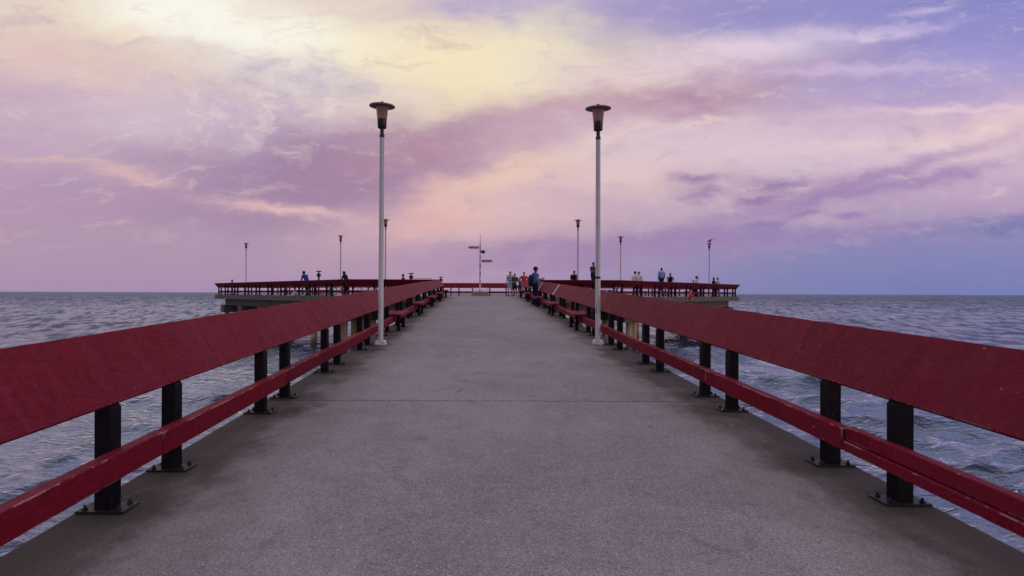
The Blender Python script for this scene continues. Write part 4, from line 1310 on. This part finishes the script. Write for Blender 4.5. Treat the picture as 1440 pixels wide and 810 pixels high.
LAY = [ # warp, x, y, sx, sy, rot, colour, strength, power
    (W1, 370, 70, 400, 90, -8, (240, 220, 188), 0.90, 1.4),
    (W1, 720, 135, 170, 48, 8, (248, 224, 172), 0.95, 1.4),
    (W2, 580, 85, 260, 55, -3, (250, 234, 192), 0.80, 1.3),
    (W2, 300, 32, 150, 40, -12, (255, 252, 238), 0.95, 1.2),
    (W2, 765, 85, 60, 62, 40, (252, 240, 198), 0.92, 1.2),
    (W1, 700, 12, 130, 14, 0, (182, 164, 204), 0.75, 1.2),
    (W2, 190, 140, 160, 22, -8, (186, 156, 186), 0.75, 1.0),
    (W1, 50, 160, 170, 46, -8, (190, 158, 184), 0.80, 1.0),
    (W2, 90, 85, 130, 30, -10, (230, 196, 182), 0.65, 1.0),
    (W3, 110, 112, 120, 14, -14, (232, 198, 188), 0.60, 1.0),
    (W2, 410, 112, 120, 20, -8, (196, 178, 206), 0.65, 1.0),
    (W3, 300, 170, 110, 20, -10, (206, 184, 206), 0.55, 1.0),
    (W2, 270, 190, 150, 20, -8, (214, 190, 200), 0.55, 1.0),
    (W2, 330, 178, 150, 38, -6, (210, 190, 204), 0.65, 1.1),
    (W2, 590, 228, 240, 44, 12, (146, 108, 148), 0.95, 1.2),
    (W2, 440, 240, 170, 46, 0, (150, 115, 152), 0.85, 1.1),
    (W2, 880, 162, 210, 24, 14, (178, 136, 162), 0.92, 1.1),
    (W2, 680, 185, 160, 24, 14, (182, 134, 152), 0.85, 1.1),
    (W2, 60, 290, 240, 30, 2, (172, 134, 168), 0.65, 1.0),
    (W3, 185, 246, 40, 7, -10, (232, 190, 174), 0.55, 1.0),
    (W3, 60, 228, 90, 3, -3, (222, 178, 172), 0.55, 1.0),
    (W3, 400, 297, 70, 5, -7, (232, 186, 186), 0.80, 1.0),
    (W1, 700, 300, 150, 46, 12, (226, 184, 184), 0.80, 1.2),
    (W2, 620, 300, 60, 26, 30, (226, 172, 170), 0.70, 1.2),
    (W2, 720, 247, 80, 18, 24, (240, 198, 172), 0.85, 1.1),
    (W2, 900, 232, 140, 30, 8, (234, 202, 194), 0.85, 1.1),
    (W3, 860, 192, 50, 8, 20, (244, 214, 186), 0.85, 1.0),
    (W3, 990, 171, 50, 4, 2, (240, 214, 200), 0.80, 1.0),
    (W2, 1000, 190, 220, 22, -3, (222, 194, 208), 0.65, 1.0),
    (W2, 1160, 210, 260, 26, 0, (214, 194, 210), 0.70, 1.0),
    (W2, 1000, 290, 200, 26, 0, (202, 174, 192), 0.65, 1.0),
    (W2, 960, 88, 150, 24, 10, (234, 210, 214), 0.80, 1.1),
    (W3, 1060, 64, 70, 13, 6, (230, 212, 230), 0.75, 1.0),
    (W3, 1230, 44, 75, 5, 6, (226, 206, 230), 0.95, 1.0),
    (W3, 1190, 96, 120, 6, 2, (208, 184, 218), 0.80, 1.0),
    (W3, 1298, 14, 28, 4, 10, (228, 212, 234), 0.85, 1.0),
    (W2, 900, 20, 90, 36, 20, (166, 148, 200), 0.60, 1.0),
    (W2, 1180, 20, 300, 22, 0, (140, 136, 200), 0.55, 1.1),
    (W2, 1400, 178, 80, 24, 14, (240, 206, 204), 0.80, 1.0),
    (W3, 1340, 152, 100, 5, 2, (230, 202, 214), 0.75, 1.0),
    (W3, 1250, 200, 150, 7, 3, (232, 204, 208), 0.60, 1.0),
    (W3, 1240, 243, 120, 9, 16, (164, 132, 178), 0.90, 1.1),
    (W3, 1170, 276, 140, 6, 12, (150, 126, 178), 0.85, 1.1),
    (W3, 1320, 250, 60, 8, 14, (160, 128, 176), 0.80, 1.1),
    (W3, 980, 250, 30, 7, -4, (156, 124, 166), 0.95, 1.2),
    (W3, 990, 273, 28, 7, 6, (154, 122, 168), 0.90, 1.2),
    (W3, 1097, 256, 26, 6, 6, (150, 120, 168), 0.95, 1.2),
    (W3, 1064, 281, 26, 7, 10, (150, 118, 168), 0.95, 1.2),
    (W3, 1132, 297, 24, 4.5, 8, (148, 120, 172), 0.90, 1.2),
    (W3, 1200, 296, 22, 4, 6, (144, 120, 174), 0.90, 1.2),
    (W3, 1078, 314, 32, 7, 8, (144, 120, 176), 0.95, 1.2),
    (W2, 1030, 336, 220, 10, 4, (146, 120, 176), 0.80, 1.1),
    (W2, 1420, 318, 120, 10, 6, (114, 114, 176), 0.95, 1.1),
    (W3, 1280, 322, 30, 3, 2, (190, 146, 186), 0.40, 1.0),
    (W2, 1320, 385, 260, 26, 0, (112, 124, 182), 0.55, 1.0),
    (W2, 760, 352, 180, 12, 2, (160, 128, 172), 0.65, 1.0),
]
for wv, px, py, sx, sy, rot, colr, stg, pw in LAY:
    c = g.mix(g.m('MULTIPLY', blob(wv, px, py, sx, sy, rot, pw), stg), c, lin(*colr))
# fine wispy streaks over everything, weaker towards the horizon
wis = g.noise(g.vm('MULTIPLY', g.xyz(W2[0], W2[1], 0.0), (1.6, 7.5, 1.0)), 2.4, 7, 0.62, 0.3)
wis2 = g.noise(g.vm('MULTIPLY', g.xyz(W3[0], W3[1], 0.0), (4.0, 11.0, 1.0)), 3.0, 7, 0.62, 0.2)
amt = g.ss(v, 0.01, 0.2)
c = g.mix(g.m('MULTIPLY', g.m('MULTIPLY', g.ss(wis, 0.52, 0.75), amt), 0.28), c, lin(236, 212, 208))
c = g.mix(g.m('MULTIPLY', g.m('MULTIPLY', g.ss(wis, 0.47, 0.28), amt), 0.30), c, lin(156, 126, 166))
c = g.mix(g.m('MULTIPLY', g.m('MULTIPLY', g.ss(wis2, 0.56, 0.74), amt), 0.28), c, lin(240, 218, 208))
c = g.mix(g.m('MULTIPLY', g.m('MULTIPLY', g.ss(wis2, 0.42, 0.28), amt), 0.20), c, lin(160, 130, 172))
# fibrous cirrus: thin threads combed along a shallow rising direction
ca, sa = math.cos(R(11)), math.sin(R(11))
fu = g.m('ADD', g.m('MULTIPLY', W3[0], ca), g.m('MULTIPLY', W3[1], sa))
fv = g.m('SUBTRACT', g.m('MULTIPLY', W3[1], ca), g.m('MULTIPLY', W3[0], sa))
fib = g.noise(g.xyz(g.m('MULTIPLY', fu, 5.0), g.m('MULTIPLY', fv, 34.0), 0.0), 1.6, 8, 0.64, 0.25)
fmask = g.ss(g.noise(g.vm('MULTIPLY', uv, (1.2, 2.4, 1.0)), 3.1, 3, 0.55), 0.42, 0.62)
fmask = g.m('MULTIPLY', fmask, g.ss(v, 0.06, 0.22))
c = g.mix(g.m('MULTIPLY', g.m('MULTIPLY', g.ss(fib, 0.53, 0.70), fmask), 0.24), c, lin(246, 228, 216))
c = g.mix(g.m('MULTIPLY', g.m('MULTIPLY', g.ss(fib, 0.46, 0.30), fmask), 0.22), c, lin(166, 142, 184))
puff = g.noise(g.vm('MULTIPLY', g.xyz(W3[0], W3[1], 0.0), (11.0, 17.0, 1.0)), 1.4, 8, 0.66, 0.3)
pm = g.m('MULTIPLY', blob(W2, 380, 140, 130, 60, 0, 1.2), 1.0)
c = g.mix(g.m('MULTIPLY', g.m('MULTIPLY', g.ss(puff, 0.50, 0.62), pm), 0.40), c, lin(240, 226, 214))
c = g.mix(g.m('MULTIPLY', g.m('MULTIPLY', g.ss(puff, 0.47, 0.36), pm), 0.45), c, lin(182, 168, 200))
back = g.ss(ds[1], 0.10, -0.55)
c = g.mix(g.m('MULTIPLY', back, 0.8), c, lin(128, 112, 140))
high = g.ss(ds[2], 0.45, 0.75)
c = g.mix(high, c, lin(232, 222, 240))
bg2 = g.node('ShaderNodeBackground'); g.l.new(c, bg2.inputs['Color']); bg2.inputs['Strength'].default_value = 0.95
add = g.node('ShaderNodeAddShader')
g.l.new(bg.outputs[0], add.inputs[0]); g.l.new(bg2.outputs[0], add.inputs[1]); g.l.new(add.outputs[0], out.inputs['Surface'])

sl = bpy.data.lights.new('sun', 'SUN'); sl.energy = 0.35; sl.angle = R(14); sl.color = (1.0, 0.74, 0.50)
so = bpy.data.objects.new('sun', sl); COL.objects.link(so)
dirv = Vector((math.sin(SUN_AZ) * math.cos(SUN_EL), math.cos(SUN_AZ) * math.cos(SUN_EL), math.sin(SUN_EL)))
so.rotation_euler = dirv.to_track_quat('Z', 'Y').to_euler()
so.location = dirv * 100

# ------------------------------------------------------------------ camera and render
cd = bpy.data.cameras.new('camera'); co_ = bpy.data.objects.new('camera', cd); COL.objects.link(co_)
cd.sensor_fit = 'HORIZONTAL'; cd.sensor_width = 36.0; cd.lens = 36.0 * F / 1440.0
cd.shift_x = 45.0 / 1440.0; cd.shift_y = 7.3 / 1440.0
cd.clip_start = 0.05; cd.clip_end = 80000
co_.location = (CX, 0.0, CZ)
co_.rotation_euler = (Matrix.Rotation(R(90), 4, 'X') @ Matrix.Rotation(R(0.2), 4, 'Z')).to_euler()
scene.camera = co_
scene.render.engine = 'CYCLES'
scene.cycles.use_denoising = True
scene.cycles.denoising_prefilter = 'ACCURATE'
scene.cycles.denoising_input_passes = 'RGB_ALBEDO_NORMAL'
scene.cycles.max_bounces = 6
scene.view_settings.view_transform = 'Standard'
scene.view_settings.look = 'None'
scene.view_settings.exposure = 0.0
scene.view_settings.gamma = 1.0
scene.view_settings.use_curve_mapping = False
